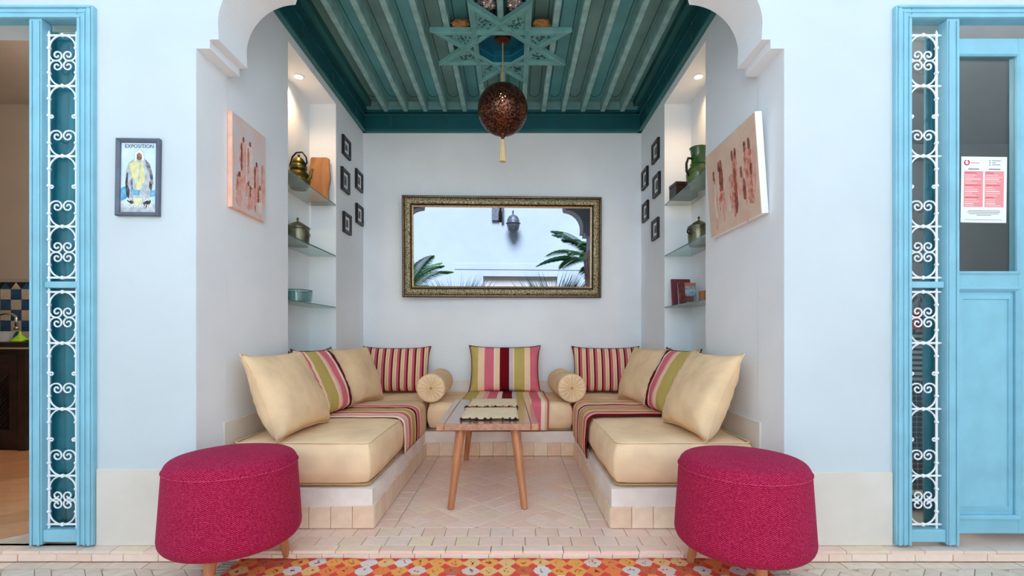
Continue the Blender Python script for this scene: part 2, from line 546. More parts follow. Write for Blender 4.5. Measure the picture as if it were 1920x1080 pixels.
# ------------------------------------------------------------------ alcove walls with shelf niches
def side_wall(name, xi, xo, label):
    s = 1 if xo > xi else -1
    mb = MB()
    def bx(xa, xb, *r): mb.box(min(xa, xb), max(xa, xb), *r)
    bx(xi, xo, YA-0.001, NY0, ZF, 3.1)
    bx(xi, xo, NY1, YB+0.2, ZF, 3.1)
    bx(xi, xo, NY0, NY1, ZF, NZ0)
    bx(xi, xo, NY0, NY1, NZ1, 3.1)
    bx(xi+s*ND, xo, NY0, NY1, NZ0, NZ1)
    struct(mb.build(name, PLASTER_SHADE), label)
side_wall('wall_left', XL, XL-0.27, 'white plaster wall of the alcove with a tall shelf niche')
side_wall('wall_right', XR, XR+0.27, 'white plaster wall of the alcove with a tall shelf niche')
struct(MB().box(XL-0.27, XR+0.27, YB, YB+0.2, ZF, 3.1).build('wall_back', PLASTER_SHADE), 'white plaster back wall of the alcove')

# ------------------------------------------------------------------ floors
floor = struct(MB().box(XL-0.1, XR+0.1, 1.95, YB, ZF-0.1, -0.007).build('floor', GROUT), 'raised alcove floor of pinkish square tiles laid diagonally')
def tile_poly(poly, parent, mat, name='tile', z0=-0.01, z1=0.0, inset=0.0018):
    if area(poly) < 0.0006: return
    n = len(poly)
    cx = sum(p[0] for p in poly)/n; cy = sum(p[1] for p in poly)/n
    rel = [(x-cx, y-cy) for x, y in poly]
    dz = random.uniform(-0.0012, 0.0)
    o = MB().slab(rel, z0, z1, inset).build(name, mat, parent, loc=(cx, cy, dz))
    o.rotation_euler = (random.uniform(-.004, .004), random.uniform(-.004, .004), 0)
    return o
def rect(x0, x1, y0, y1): return [(x0, y0), (x1, y0), (x1, y1), (x0, y1)]
def shrink(poly, g): return inset_poly(poly, g)
fx0, fx1, fy0, fy1 = BL+0.095, BR_-0.095, 2.185, BB-0.09
side = 0.104; dg = side*math.sqrt(2)
i0 = -12
for i in range(-12, 13):
    for j in range(-4, 22):
        cx = XC + (i + (j % 2)*0.5)*dg
        cy = 2.2 + j*dg/2
        if cx < fx0-dg or cx > fx1+dg or cy < fy0-dg or cy > fy1+dg: continue
        p = [(cx, cy-dg/2), (cx+dg/2, cy), (cx, cy+dg/2), (cx-dg/2, cy)]
        for a, b, c in ((1, 0, fx1), (-1, 0, -fx0), (0, 1, fy1), (0, -1, -fy0)):
            if p: p = clip(p, a, b, c)
        if len(p) < 3: continue
        r = random.random()
        tile_poly(shrink(p, 0.0011), floor, TILE_G if r < .06 else TILE_GREY if r < .15 else TILE)
def row(x0, x1, y0, y1, n, parent, mats, horizontal=True, jit=0.006, **k):
    for i in range(n):
        if horizontal:
            a = x0+(x1-x0)*i/n; b = x0+(x1-x0)*(i+1)/n
            p = rect(a, b, y0, y1)
        else:
            a = y0+(y1-y0)*i/n; b = y0+(y1-y0)*(i+1)/n
            p = rect(x0, x1, a, b)
        tile_poly(shrink(p, 0.0014), parent, random.choice(mats), **k)
TM = [TILE]*14 + [TILE_G, TILE_GREY]
row(BL, fx0, BF, BB, 13, floor, TM, False)
row(fx1, BR_, BF, BB, 13, floor, TM, False)
row(fx0, fx1, fy1, BB, 9, floor, TM)
row(XL, XR, 2.0, 2.09, 25, floor, TM)
row(XL+0.02, XR-0.03, 2.09, 2.182, 24, floor, TM)
# the ledge that runs along the facade: top row and riser row
ledge = struct(MB().box(XW0, XW1, 1.951, 2.03, ZF-0.05, -0.007).build('trim_7', GROUT), 'low tiled step along the foot of the facade')
x = -2.45
k = 0
while x < 2.4:
    w = random.uniform(0.13, 0.19)
    tile_poly(shrink(rect(x, x+w, 1.944, 2.0), 0.0014), ledge, random.choice(TM), z0=-0.012)
    x += w
x = -2.45
while x < 2.4:
    w = random.uniform(0.085, 0.11) if abs(x) < 1.3 else random.uniform(0.11, 0.17)
    p = shrink(rect(x, x+w, ZF+0.001, -0.012), 0.0012)
    cx = x+w/2
    rel = [(a-cx, b) for a, b in p]
    MB().slab(rel, 0.0, 0.009, 0.0015, lambda a, b, c: (a, -c, b)).build('tile', random.choice(TM), ledge, loc=(cx, 1.952-random.uniform(0, .002), 0))
    x += w

fc = struct(MB().box(XW0, XW1, YOPP-1.2, 1.99, ZF-0.12, ZF-0.006).build('floor_courtyard', GROUT_D), 'courtyard floor of pale narrow bricks')
# bricks of the strip in front of the step: a course along it, then herringbone
x = -2.45
while x < 2.4:
    w = random.uniform(0.13, 0.16)
    tile_poly(shrink(rect(x, x+w, 1.89, 1.943), 0.0016), fc, BRICKM, 'brick', ZF-0.012, ZF)
    x += w
bl, bw = 0.14, 0.047
c45, s45 = math.cos(R(45)), math.sin(R(45))
cnt = 0
for i in range(-60, 60):
    for j in range(-40, 40):
        for vert in (0, 1):
            # herringbone lattice: two bricks per cell of a sheared grid
            ax = i*bw + j*bl
            ay = i*bw - j*bl
            if vert == 0: p = rect(ax, ax+bl, ay, ay+bw)
            else: p = rect(ax, ax+bw, ay+bw, ay+bw+bl)
            q = [((a*c45-b*s45), (a*s45+b*c45)+1.7) for a, b in p]
            cx = sum(a for a, b in q)/4; cy = sum(b for a, b in q)/4
            if cx < -2.35 or cx > 2.3 or cy < 1.70 or cy > 1.95: continue
            if -0.88 < cx < 0.70: continue                    # under the rug
            q = clip(q, 0, 1, 1.888)
            if len(q) < 3: continue
            tile_poly(shrink(q, 0.0016), fc, BRICKM, 'brick', ZF-0.012, ZF)

# ------------------------------------------------------------------ built-in masonry bench with tiled skirting
HB = 0.178
bp = [(XL+0.001, BF), (BL-0.004, BF), (BL-0.004, BB+0.004), (BR_+0.004, BB+0.004), (BR_+0.004, BF), (XR-0.001, BF), (XR-0.001, YB-0.001), (XL+0.001, YB-0.001)]
bench = MB().prism(bp, 0.0, HB, lambda a, b, t: (a, b, t)).build('masonry_bench', BENCHP, tri=True)
tag(bench, 'low U-shaped plastered masonry bench with a tiled skirting', 'bench')
TH = 0.103
def skirt(x0, y0, x1, y1, nx, ny, n):
    """tiles along a line, facing (nx, ny)"""
    L = math.hypot(x1-x0, y1-y0)
    for i in range(n):
        w = L/n
        h = TH + random.uniform(-0.004, 0.003)
        p = shrink(rect(-w/2, w/2, 0.001, h), 0.0013)
        t = (i+0.5)/n
        cx = x0+(x1-x0)*t; cy = y0+(y1-y0)*t
        ang = math.atan2(ny, nx)+PI/2
        MB().slab(p, -0.001, 0.011, 0.0018, lambda a, b, c: (a, -c, b)).build('tile', SKIRT, bench, loc=(cx, cy, 0), rot=(0, 0, ang))
skirt(XL+0.004, BF, BL+0.006, BF, 0, -1, 7)
skirt(BR_-0.006, BF, XR-0.004, BF, 0, -1, 7)
skirt(BL-0.004, BF, BL-0.004, BB, 1, 0, 13)
skirt(BR_+0.004, BF, BR_+0.004, BB, -1, 0, 13)
skirt(BL, BB+0.004, BR_, BB+0.004, 0, -1, 11)

# ------------------------------------------------------------------ ceiling of painted boards and beams
ceil = struct(MB().box(XL-0.27, XR+0.27, YF, YB+0.2, 2.972, 3.1).build('ceiling', TEAL), 'painted teal wooden ceiling with narrow beams')
CX = -0.078; PITCH = 0.1734; ZB0, ZB1 = 2.857, 2.955
YS0, YS1 = YA+0.002, YB-0.03
SX, SY = CX, 3.22
for k in range(-7, 7):
    a = CX+k*PITCH; b = a+PITCH
    a = max(a, XL+0.001); b = min(b, XR-0.001)
    MB().box(a+0.001, b-0.001, YS0, YS1, ZB1, ZB1+0.016).build('board', BOARD_B if k % 2 else BOARD_A, ceil)
    # painted groove line with a rounded end, raised bead on the board
    m = (a+b)/2; hw = min(0.045, (b-a)/2-0.03)
    if hw > 0.02 and abs(m-SX) > 0.01:
        pts = [(m-hw, YS0+0.01, ZB1)] + [(m-hw*math.cos(R(t)), YS1-0.16+hw*1.6*math.sin(R(t)), ZB1) for t in range(0, 181, 12)] + [(m+hw, YS0+0.01, ZB1)]
        MB().tube(pts, 0.0032, 6).build('bead', CARVED, ceil)
bm_full = MB().slab(rect(-0.019, 0.019, YS0, YS1), ZB1, ZB0, 0.004).mesh('beam', BEAMM)
bm_f = MB().slab(rect(-0.019, 0.019, YS0, SY-0.185), ZB1, ZB0, 0.004).mesh('beam', BEAMM)
bm_b = MB().slab(rect(-0.019, 0.019, SY+0.185, YS1), ZB1, ZB0, 0.004).mesh('beam', BEAMM)
for k in range(-6, 7):
    for me in ((bm_f, bm_b) if abs(k) <= 1 else (bm_full,)):
        put('beam', me, ceil, (CX+k*PITCH, 0, 0))
# cornice: frieze boards, bottom moulding, bead row, inner step
def frieze(x0, x1, y0, y1, nx, ny):
    """wall line from (x0,y0) to (x1,y1); (nx,ny) points into the room"""
    L = math.hypot(x1-x0, y1-y0); ang = math.atan2(ny, nx)+PI/2
    cx, cy = (x0+x1)/2, (y0+y1)/2
    h = L/2
    def P(mb, nm, mat): mb.build(nm, mat, ceil, loc=(cx, cy, 0), rot=(0, 0, ang))
    P(MB().box(-h, h, -0.018, -0.001, 2.71, 2.855), 'frieze_board', FRIEZE)
    P(MB().slab([(-0.034, 2.688), (-0.001, 2.688), (-0.001, 2.716), (-0.026, 2.716)], -h, h, 0.0, lambda a, b, c: (c, a, b)), 'cornice_moulding', TEAL)
    P(MB().slab([(-0.05, 2.853), (-0.001, 2.853), (-0.001, 2.874), (-0.05, 2.874)], -h, h, 0.0, lambda a, b, c: (c, a, b)), 'cornice_moulding', FRIEZE)
    P(MB().box(-h, h, -0.03, -0.001, 2.874, 2.956), 'infill_board', INFILL if ny else TEAL)
    mb = MB()
    n = int(L/0.018)
    for i in range(n):
        x = -h+(i+0.5)*L/n
        mb.box(x-0.0045, x+0.0045, -0.024, -0.017, 2.838, 2.847)
    P(mb, 'bead_row', TEAL)
    n = max(2, int(L/0.42))
    for i in range(n):
        x = -h+(i+0.5)*L/n
        mb = MB()
        for q in range(5):
            z = 2.735+q*0.02
            mb.box(x-0.012, x-0.004, -0.025, -0.017, z, z+0.012); mb.box(x+0.004, x+0.012, -0.025, -0.017, z+0.006, z+0.018)
        P(mb, 'carved_stud', CARVED)
frieze(XL, XR, YB, YB, 0, -1)
frieze(XL, XL, YB, YA, 1, 0)
frieze(XR, XR, YA, YB, -1, 0)
frieze(XR, XL, YA, YA, 0, 1)
for sx, x0 in ((1, XL), (-1, XR)):
    a, b = sorted((x0+sx*0.03, x0+sx*0.085))
    MB().box(a, b, YS0+0.05, YS1-0.02, 2.905, 2.956).build('cornice_moulding', TEAL, ceil)
# eight-pointed strapwork star
star = thing('ceiling_star', 'carved eight-pointed teal wooden star fixed under the ceiling beams', 'ceiling star', (SX, SY, 2.82))
RS = 0.494
dl = RS*math.cos(R(67.5))             # distance of every bar's outer edge from the centre
W = 0.036
tips = [(RS*math.cos(R(22.5+45*k)), RS*math.sin(R(22.5+45*k))) for k in range(8)]
bars = []
for k in range(8):
    na = R(22.5+45*k+67.5)            # outward normal of the line from tip k to tip k+3
    n = (math.cos(na), math.sin(na))
    bars.append(n)
for k, n in enumerate(bars):
    a, b = tips[k], tips[(k+3) % 8]
    p = [(-2, -2), (2, -2), (2, 2), (-2, 2)]
    p = clip(p, n[0], n[1], dl); p = clip(p, -n[0], -n[1], -(dl-W))
    # clip with the other bars through the two tips
    for m in (bars[(k+3) % 8], bars[(k-3) % 8]):
        p = clip(p, m[0], m[1], dl-0.0012)
    MB().slab(p, 0.034, 0.0+0.0014*(k % 2), 0.006).build('strap', STARM, star)
    q = clip(clip([(-2, -2), (2, -2), (2, 2), (-2, 2)], n[0], n[1], dl-W*0.38), -n[0], -n[1], -(dl-W*0.62))
    for m in (bars[(k+3) % 8], bars[(k-3) % 8]):
        q = clip(q, m[0], m[1], dl-W*0.5)
    MB().slab(q, 0.01, -0.0035, 0.002).build('raised_fillet', STARM, star)
for k in range(8):
    t = R(22.5+45*k)
    p = [(-2, -2), (2, -2), (2, 2), (-2, 2)]
    n1, n2 = bars[k], bars[(k-3) % 8]
    for m in (n1, n2): p = clip(p, m[0], m[1], dl-W)
    # the two neighbouring bars that cross between this tip and the centre
    for m in (bars[(k-1) % 8], bars[(k-2) % 8]):
        p = clip(p, -m[0], -m[1], -dl)
    if len(p) < 3: continue
    pan = MB().slab(p, 0.03, 0.018, 0.001).build('carved_panel', STARM, star)
    cx = sum(a for a, b in p)/len(p); cy = sum(b for a, b in p)/len(p)
    mb = MB()
    rnd = random.Random(k)
    for q in range(26):
        u = [rnd.random()**1.2 for _ in p]; s = sum(u)
        x = sum(a*w for (a, b), w in zip(p, u))/s; y = sum(b*w for (a, b), w in zip(p, u))/s
        x = cx+(x-cx)*1.45; y = cy+(y-cy)*1.45
        r0 = 0.008
        if not all(m[0]*x+m[1]*y <= dl-W-0.008 for m in (n1, n2)) or not all(m[0]*x+m[1]*y >= dl+0.008 for m in (bars[(k-1) % 8], bars[(k-2) % 8])): continue
        a0 = rnd.random()*6.3
        pts = [(x+(r0*(1-0.12*i))*math.cos(a0+i*0.7), y+(r0*(1-0.12*i))*math.sin(a0+i*0.7), 0.017) for i in range(7)]
        mb.tube(pts, 0.0028, 5)
    if mb.v: mb.build('arabesque', CARVED, pan)
# octagonal well inside the star
mb = MB()
ri = (dl-W)/math.cos(R(22.5))
oc = [(math.cos(R(22.5+45*k)), math.sin(R(22.5+45*k))) for k in range(8)]
ring = [(1.06, 0.036), (0.985, 0.006), (0.985, 0.045), (0.945, 0.05), (0.945, 0.088), (1.06, 0.098)]
vs = [(c*ri*s, d*ri*s, z) for s, z in ring for c, d in oc]
fs = [(j*8+i, j*8+(i+1) % 8, ((j+1) % len(ring))*8+(i+1) % 8, ((j+1) % len(ring))*8+i) for j in range(len(ring)) for i in range(8)]
mb.add(vs, fs)
mb.build('octagon_well', WELL, star)
MB().slab([(c*ri, d*ri) for c, d in oc], 0.098, 0.086, 0).build('well_cap', WELL, star)
# crumpled wads tucked between the beams above the star
FOIL = M('crumpled_foil', (206, 196, 198), 0.25, metal=0.8, var=0.4, vscale=40)
TANW = M('tan_wrapping', (190, 132, 70), 0.5, var=0.3, vscale=30)
def wad(x, y, z, sx, sy, sz, mat, nm, lab, cat, grp):
    bm = bmesh.new(); bmesh.ops.create_icosphere(bm, subdivisions=4, radius=1)
    for v in bm.verts:
        q = noise.noise(v.co*2.3+Vector((x*9, y, 0)))*0.35+noise.noise(v.co*6+Vector((x*9, y, 0)))*0.18
        v.co *= 1+q
        v.co.x *= sx; v.co.y *= sy; v.co.z *= sz
    me = bpy.data.meshes.new(nm); bm.to_mesh(me); bm.free(); me.materials.append(mat)
    tag(put(nm, me, None, (x, y, z)), lab, cat, grp)
wad(-0.16, 2.86, 2.885, .05, .045, .03, FOIL, 'foil_wad', 'crumpled silver foil wad above the star, left of its middle beam', 'foil', 'wads tucked above the star')
wad(0.012, 2.86, 2.885, .05, .045, .03, FOIL, 'foil_wad', 'crumpled silver foil wad above the star, right of its middle beam', 'foil', 'wads tucked above the star')
wad(-0.336, 3.04, 2.88, .055, .03, .024, TANW, 'paper_wad', 'tan paper wad resting on the star, left of the two foil wads', 'paper', 'wads tucked above the star')
wad(0.184, 3.04, 2.88, .055, .03, .024, TANW, 'paper_wad', 'tan paper wad resting on the star, right of the two foil wads', 'paper', 'wads tucked above the star')

# ------------------------------------------------------------------ pendant lamp
def pierced_copper():
    m, nt, b = new_mat('pierced_copper')
    b.inputs['Base Color'].default_value = lin(COPPER)
    b.inputs['Metallic'].default_value = 0.85
    b.inputs['Roughness'].default_value = 0.34
    tc = nt.nodes.new('ShaderNodeTexCoord')
    v = nt.nodes.new('ShaderNodeTexVoronoi'); v.inputs['Scale'].default_value = 85
    nt.links.new(tc.outputs['Object'], v.inputs['Vector'])
    rp = ramp_node(nt, [(0.32, (14, 8, 6)), (0.46, (72, 40, 30)), (0.75, (122, 76, 58))])
    nt.links.new(v.outputs['Distance'], rp.inputs['Fac'])
    nt.links.new(rp.outputs['Color'], b.inputs['Base Color'])
    lt = nt.nodes.new('ShaderNodeMath'); lt.operation = 'LESS_THAN'; lt.inputs[1].default_value = 0.24
    nt.links.new(v.outputs['Distance'], lt.inputs[0])
    tr = nt.nodes.new('ShaderNodeBsdfTransparent')
    mx = nt.nodes.new('ShaderNodeMixShader')
    nt.links.new(lt.outputs[0], mx.inputs[0])
    nt.links.new(b.outputs[0], mx.inputs[1]); nt.links.new(tr.outputs[0], mx.inputs[2])
    nt.links.new(mx.outputs[0], nt.nodes['Material Output'].inputs['Surface'])
    return m
COPPERM = M('copper_plain', COPPER, 0.35, metal=0.85)
GOLDM = M('gold_cord', (196, 160, 96), 0.5, metal=0.3)
TASS = M('gold_tassel', (222, 196, 150), 0.8)
lamp = thing('pendant_lamp', 'pierced copper globe pendant lamp with a gold tassel hanging from the star', 'lamp', (CX+0.008, SY, 2.415))
RL = 0.17
MB().lathe([(RL*math.cos(R(t)), RL*math.sin(R(t))) for t in range(-84, 85, 6)], 48).build('globe', pierced_copper(), lamp, smooth=True)
MB().lathe([(0.001, 0.185), (0.012, 0.183), (0.028, 0.172), (0.04, 0.166), (0.001, 0.16)], 24).build('top_cap', COPPERM, lamp, smooth=True)
MB().lathe([(0.001, -0.16), (0.03, -0.167), (0.02, -0.178), (0.010, -0.19), (0.009, -0.2), (0.001, -0.2)], 24).build('bottom_cap', COPPERM, lamp, smooth=True)
MB().tube([(0, 0, 0.18), (0, 0, 0.47)], 0.0045, 8).build('cord', GOLDM, lamp)
MB().lathe([(0.001, 0.455), (0.02, 0.457), (0.05, 0.468), (0.054, 0.478), (0.05, 0.489), (0.001, 0.49)], 32).build('ceiling_rose', COPPERM, lamp, smooth='auto')
MB().lathe([(0.001, -0.198), (0.011, -0.202), (0.012, -0.214), (0.008, -0.222), (0.013, -0.232), (0.0175, -0.25), (0.019, -0.3), (0.021, -0.352), (0.001, -0.352)], 20, mod=lambda r, z, w: (r*(1+(0.08*math.cos(10*w) if z < -.24 else 0)), z)).build('tassel', TASS, lamp, smooth='auto')
BULB = M('bulb', (255, 196, 120), 0.3, emit=14.0)
MB().lathe([(0.001, 0.118), (0.014, 0.11), (0.02, 0.09), (0.014, 0.07), (0.001, 0.062)], 16).build('bulb', BULB, lamp, smooth=True)

# ------------------------------------------------------------------ niche downlights
SPOTE = M('spot_lens', (255, 222, 176), 0.3, emit=9.0)
for x, lab in ((-1.444, 'round downlight glowing in the ceiling of the niche with the kettle'), (1.248, 'round downlight glowing in the ceiling of the niche with the green jug')):
    t = thing('downlight', lab, 'downlight', (x, 3.196, NZ1), 0, 'niche downlights')
    MB().lathe([(0.026, -0.006), (0.036, -0.006), (0.038, 0.0), (0.026, 0.0)], 32, loop=True).build('trim_ring', WHITEMETAL, t, smooth='auto')
    MB().lathe([(0.001, -0.004), (0.026, -0.004), (0.026, -0.001), (0.001, -0.001)], 24).build('lens', SPOTE, t)
    l = bpy.data.lights.new('downlight_beam', 'SPOT'); l.energy = 11; l.color = (1.0, 0.66, 0.38); l.spot_size = R(150); l.spot_blend = 0.9; l.shadow_soft_size = 0.03
    lo = bpy.data.objects.new('downlight_beam', l); COL.objects.link(lo); lo.parent = t; lo.location = (0, 0, -0.012)

# ------------------------------------------------------------------ mattresses
def mattress(name, x0, x1, y0, y1, lab, seed):
    mb = MB()
    rounded_box(mb, x0, x1, y0, y1, HB+0.007, 0.392, 0.045, 16 if x1-x0 < y1-y0 else 28, 28, 10, bulge=0.012, seed=seed, amp=0.0028)
    o = mb.build(name, MATT, None, smooth=True, weld=True)
    tag(o, lab, 'mattress', 'bench mattresses')
    for z, s in ((HB+0.014, 0.006), (0.384, 0.01)):
        r = 0.045
        pts = []
        for cx, cy, a0 in ((x1-r, y1-r, 0), (x0+r, y1-r, 90), (x0+r, y0+r, 180), (x1-r, y0+r, 270)):
            for a in range(0, 91, 15):
                pts.append((cx+(r-s)*math.cos(R(a0+a)), cy+(r-s)*math.sin(R(a0+a)), z))
        MB().tube(pts, 0.0035 if z > .3 else 0.004, 6, closed=True).build('piping', MATT if z > .3 else SEAM, o, smooth=True)
    return o
mattress('bench_mattress', XL+0.02, -0.662, 2.196, 4.20, 'long yellow mattress on the bench under the niche with the kettle', 1.0)
mattress('bench_mattress', 0.469, XR-0.02, 2.196, 4.20, 'long yellow mattress on the bench under the niche with the green jug', 5.0)
mattress('bench_mattress', -0.632, 0.440, 3.502, 4.20, 'short yellow mattress on the back bench under the mirror', 9.0)

# ------------------------------------------------------------------ throws
def throw_mesh(path, v0, v1, mp, nv=24, wob=0.004, seed=0.0):
    """path = list of (a, z) from the wall to the hanging hem; v runs along the stripes' width"""
    L = [0.0]
    for p, q in zip(path, path[1:]): L.append(L[-1]+math.hypot(q[0]-p[0], q[1]-p[1]))
    mb = MB()
    n = len(path)-1
    def fn(u, v):
        i = min(n, int(round(v*n)))
        a, z = path[i]
        y = v0+(v1-v0)*u
        w = Vector((y*6+seed, L[i]*5, 0))
        y += 0.006*noise.noise(Vector((L[i]*4+seed, u*2, 5)))
        k = wob*abs(noise.noise(w))*1.6
        hang = max(0.0, (i/n-0.72)/0.28)
        return mp(a, y, z, k, hang)
    mb.grid(fn, nv, n)
    return mb
def top_path(a_wall, a_edge, ztop, zhem, sgn, r=0.05, extra=0.021):
    """flat from the wall, round the mattress edge, down to the hem; sgn = direction of the edge"""
    pts = [(a_wall+(a_edge-sgn*r-a_wall)*i/16, ztop) for i in range(17)]
    for i in range(1, 9):
        t = R(90-90*i/8)
        pts.append((a_edge-sgn*r+sgn*(r+extra)*math.cos(t), ztop-r+r*math.sin(t)))
    for i in range(1, 9):
        pts.append((a_edge+sgn*extra*(1.0+0.25*math.sin(i/8*PI)), ztop-r+(zhem-ztop+r)*i/8))
    return pts
ST_L = stripes('throw_stripes_left', [(0, C_WHITE), (.03, C_LPINK), (.10, C_CREAM), (.16, C_PINK), (.24, C_CREAM), (.30, C_OLIVE), (.42, C_CREAM), (.46, C_DARK), (.53, C_LPINK), (.58, C_PINK), (.66, C_CREAM), (.72, C_BEIGE), (.84, C_LPINK), (.88, C_BEIGE), (.97, C_GREY)])
ST_R = stripes('throw_stripes_right', [(0, C_DARK), (.06, C_CREAM), (.12, C_PINK), (.22, C_CREAM), (.27, C_OLIVE), (.38, C_BEIGE), (.43, C_MAUVE), (.47, C_LPINK), (.56, C_DARK), (.62, C_CREAM), (.68, C_BEIGE), (.80, C_MAUVE), (.84, C_BEIGE), (.93, C_LPINK)])
ST_C = stripes('throw_stripes_centre', [(0, C_OLIVE), (.16, C_CREAM), (.24, C_LPINK), (.29, C_PINK), (.40, C_WHITE), (.46, C_DARK), (.58, C_GREY), (.63, C_OLIVE), (.72, C_CREAM), (.80, C_PINK), (.91, C_WHITE), (.95, C_BEIGE), (.98, C_MAUVE)])
def finish_throw(mb, mat, lab):
    o = mb.build('striped_throw', mat, None, smooth=True, recalc=False)
    s = o.modifiers.new('solid', 'SOLIDIFY'); s.thickness = 0.005; s.offset = 1.0
    return tag(o, lab, 'throw', 'striped throws on the mattresses')
path = top_path(-1.16, -0.662, 0.406, 0.190, 1)
finish_throw(throw_mesh(path, 2.80, 3.47, lambda a, y, z, k, h: (a+k*h*2, y, z+k*(1-h)), seed=1), ST_L, 'striped throw across the mattress beside the left bolster')
path = top_path(0.98, 0.469, 0.406, 0.150, -1)
finish_throw(throw_mesh(path, 2.83, 3.50, lambda a, y, z, k, h: (a-k*h*2, y, z+k*(1-h)), seed=4), ST_R, 'striped throw across the mattress beside the right bolster, dark red front edge')
path = top_path(4.12, 3.502, 0.406, 0.188, -1)
finish_throw(throw_mesh(path, -0.385, 0.262, lambda a, x, z, k, h: (x, a-k*h*2, z+k*(1-h)), seed=7), ST_C, 'striped throw over the back mattress behind the table')

# ------------------------------------------------------------------ cushions
def cushion(name, lab, cat, grp, loc, rz, tilt, w, h, t, mat, cord, seed, roll=0.0, wrinkle=0.008, ears=0.012, pinch=0.05):
    mb = MB()
    N = 28
    def outline(u, v):
        x = w/2*u*(1-pinch*(1-v*v)*abs(u)**2) ; z = h/2*v*(1-pinch*(1-u*u)*abs(v)**2)
        e = (abs(u)*abs(v))**6*ears
        x += math.copysign(e, u); z += math.copysign(e, v)
        z -= 0.02*(1-u*u)*(1 if v < 0 else 0)*0.0
        return x, z
    def side(sg):
        def fn(a, b):
            u, v = a*2-1, b*2-1
            u2 = math.copysign(abs(u)**0.8, u); v2 = math.copysign(abs(v)**0.8, v)
            x, z = outline(u2, v2)
            th = t/2*(max(0, (1-u2*u2))*max(0, (1-v2*v2)))**0.36
            th *= 1.0-0.16*v2       # fuller towards the bottom
            p = Vector((x*6+seed, z*6, sg*2.0))
            th += (noise.noise(p)*1.4+noise.noise(p*2.7)*0.7)*wrinkle*(1 if th > 1e-4 else 0)
            rim = max(abs(u2), abs(v2))
            th += wrinkle*0.8*math.sin((math.atan2(v2, u2))*22+seed)*max(0, rim-0.55)*(1-rim)*6
            return (x, sg*max(th, 0.0), z)
        return fn
    mb.grid(side(-1), N, N)
    mb.grid(side(1), N, N)
    mb.uv = [(min(.999, max(0, p[0]/w*0.97+.5)), p[2]/h+.5) for p in mb.v]
    o = mb.build(name, mat, None, smooth=True, weld=True, loc=loc, rot=(-tilt, roll, rz))
    tag(o, lab, cat, grp)
    pts = []
    for i in range(N): pts.append((-1+2*i/N, -1))
    for i in range(N): pts.append((1, -1+2*i/N))
    for i in range(N): pts.append((1-2*i/N, 1))
    for i in range(N): pts.append((-1, 1-2*i/N))
    P = []
    for u, v in pts:
        x, z = outline(math.copysign(abs(u)**.8, u), math.copysign(abs(v)**.8, v)); P.append((x, 0, z))
    MB().tube(P, 0.0035, 6, closed=True).build('piping', cord, o, smooth=True)
    return o
ST_N = stripes('narrow_stripes', [(0, C_DARK), (.19, C_CREAM), (.34, C_BEIGE), (.52, C_CREAM), (.68, C_MAUVE)], repeat=9)
ST_N2 = stripes('narrow_stripes_mirrored', [(0, C_MAUVE), (.32, C_CREAM), (.48, C_BEIGE), (.66, C_CREAM), (.81, C_DARK)], repeat=9)
ST_M = stripes('wide_stripes_centre', [(0, C_OLIVE), (.13, C_CREAM), (.22, C_PINK), (.35, C_WHITE), (.37, C_CREAM), (.43, C_DARK), (.56, C_GREY), (.61, C_CREAM), (.63, C_OLIVE), (.77, C_CREAM), (.85, C_PINK), (.97, C_BEIGE)])
ST_S = stripes('wide_stripes_side', [(0, C_GREY), (.10, C_PINK), (.13, C_CREAM), (.17, C_OLIVE), (.40, C_CREAM), (.46, C_LPINK), (.50, C_PINK), (.62, C_WHITE), (.68, C_DARK), (.80, C_WHITE), (.84, C_BEIGE)])
ST_S2 = stripes('wide_stripes_side_mirrored', [(0, C_BEIGE), (.14, C_WHITE), (.18, C_DARK), (.29, C_WHITE), (.34, C_PINK), (.50, C_LPINK), (.54, C_CREAM), (.62, C_OLIVE), (.88, C_CREAM), (.95, C_OLIVE)])
CG = 'cushions along the bench'
ZC = 0.392
def lean(sidex, y, w, h, t, mat, cord, lab, seed, tilt=22, rzadd=0, base=0.25):
    ti = R(tilt)
    xb = (XL+base) if sidex < 0 else (XR-base)
    s = 1 if sidex < 0 else -1
    zc = ZC + h/2*math.cos(ti) + 0.012
    xc = xb - s*(h/2*math.sin(ti))
    return cushion('cushion', lab, 'cushion', CG, (xc, y, zc), (PI/2 if sidex < 0 else -PI/2)+R(rzadd), ti, w, h, t, mat, cord, seed)
lean(-1, 2.435, 0.49, 0.42, 0.19, CUSHY, CUSHY, 'large plain yellow cushion nearest the left pouf', 1.0, 24, -4, 0.27)
lean(-1, 2.965, 0.47, 0.42, 0.15, ST_S, DARKCORD, 'wide-striped cushion with a grey-blue edge between two yellow cushions', 2.0, 22, -5, 0.24)
lean(-1, 3.45, 0.50, 0.41, 0.17, CUSHY, CUSHY, 'plain yellow cushion beside the narrow-striped cushion under the kettle niche', 3.0, 20, -12, 0.27)
lean(1, 2.435, 0.49, 0.42, 0.19, CUSHY, CUSHY, 'large plain yellow cushion nearest the right pouf', 4.0, 24, 4, 0.27)
lean(1, 2.965, 0.47, 0.42, 0.15, ST_S2, DARKCORD, 'wide-striped cushion with a broad olive edge between two yellow cushions', 5.0, 22, 5, 0.24)
lean(1, 3.45, 0.50, 0.41, 0.17, CUSHY, CUSHY, 'plain yellow cushion beside the narrow-striped cushion under the jug niche', 6.0, 20, 12, 0.27)
def back(x, w, h, t, mat, lab, seed, tilt=14, rz=0):
    ti = R(tilt)
    cushion('cushion', lab, 'cushion', CG, (x, YB-0.14-h/2*math.sin(ti)*0+0.0, ZC+h/2*math.cos(ti)+0.01), R(rz), ti, w, h, t, mat, DARKCORD, seed)
back(-1.005, 0.56, 0.39, 0.15, ST_N, 'narrow-striped maroon cushion in the corner by the left bolster', 7.0, 14, 4)
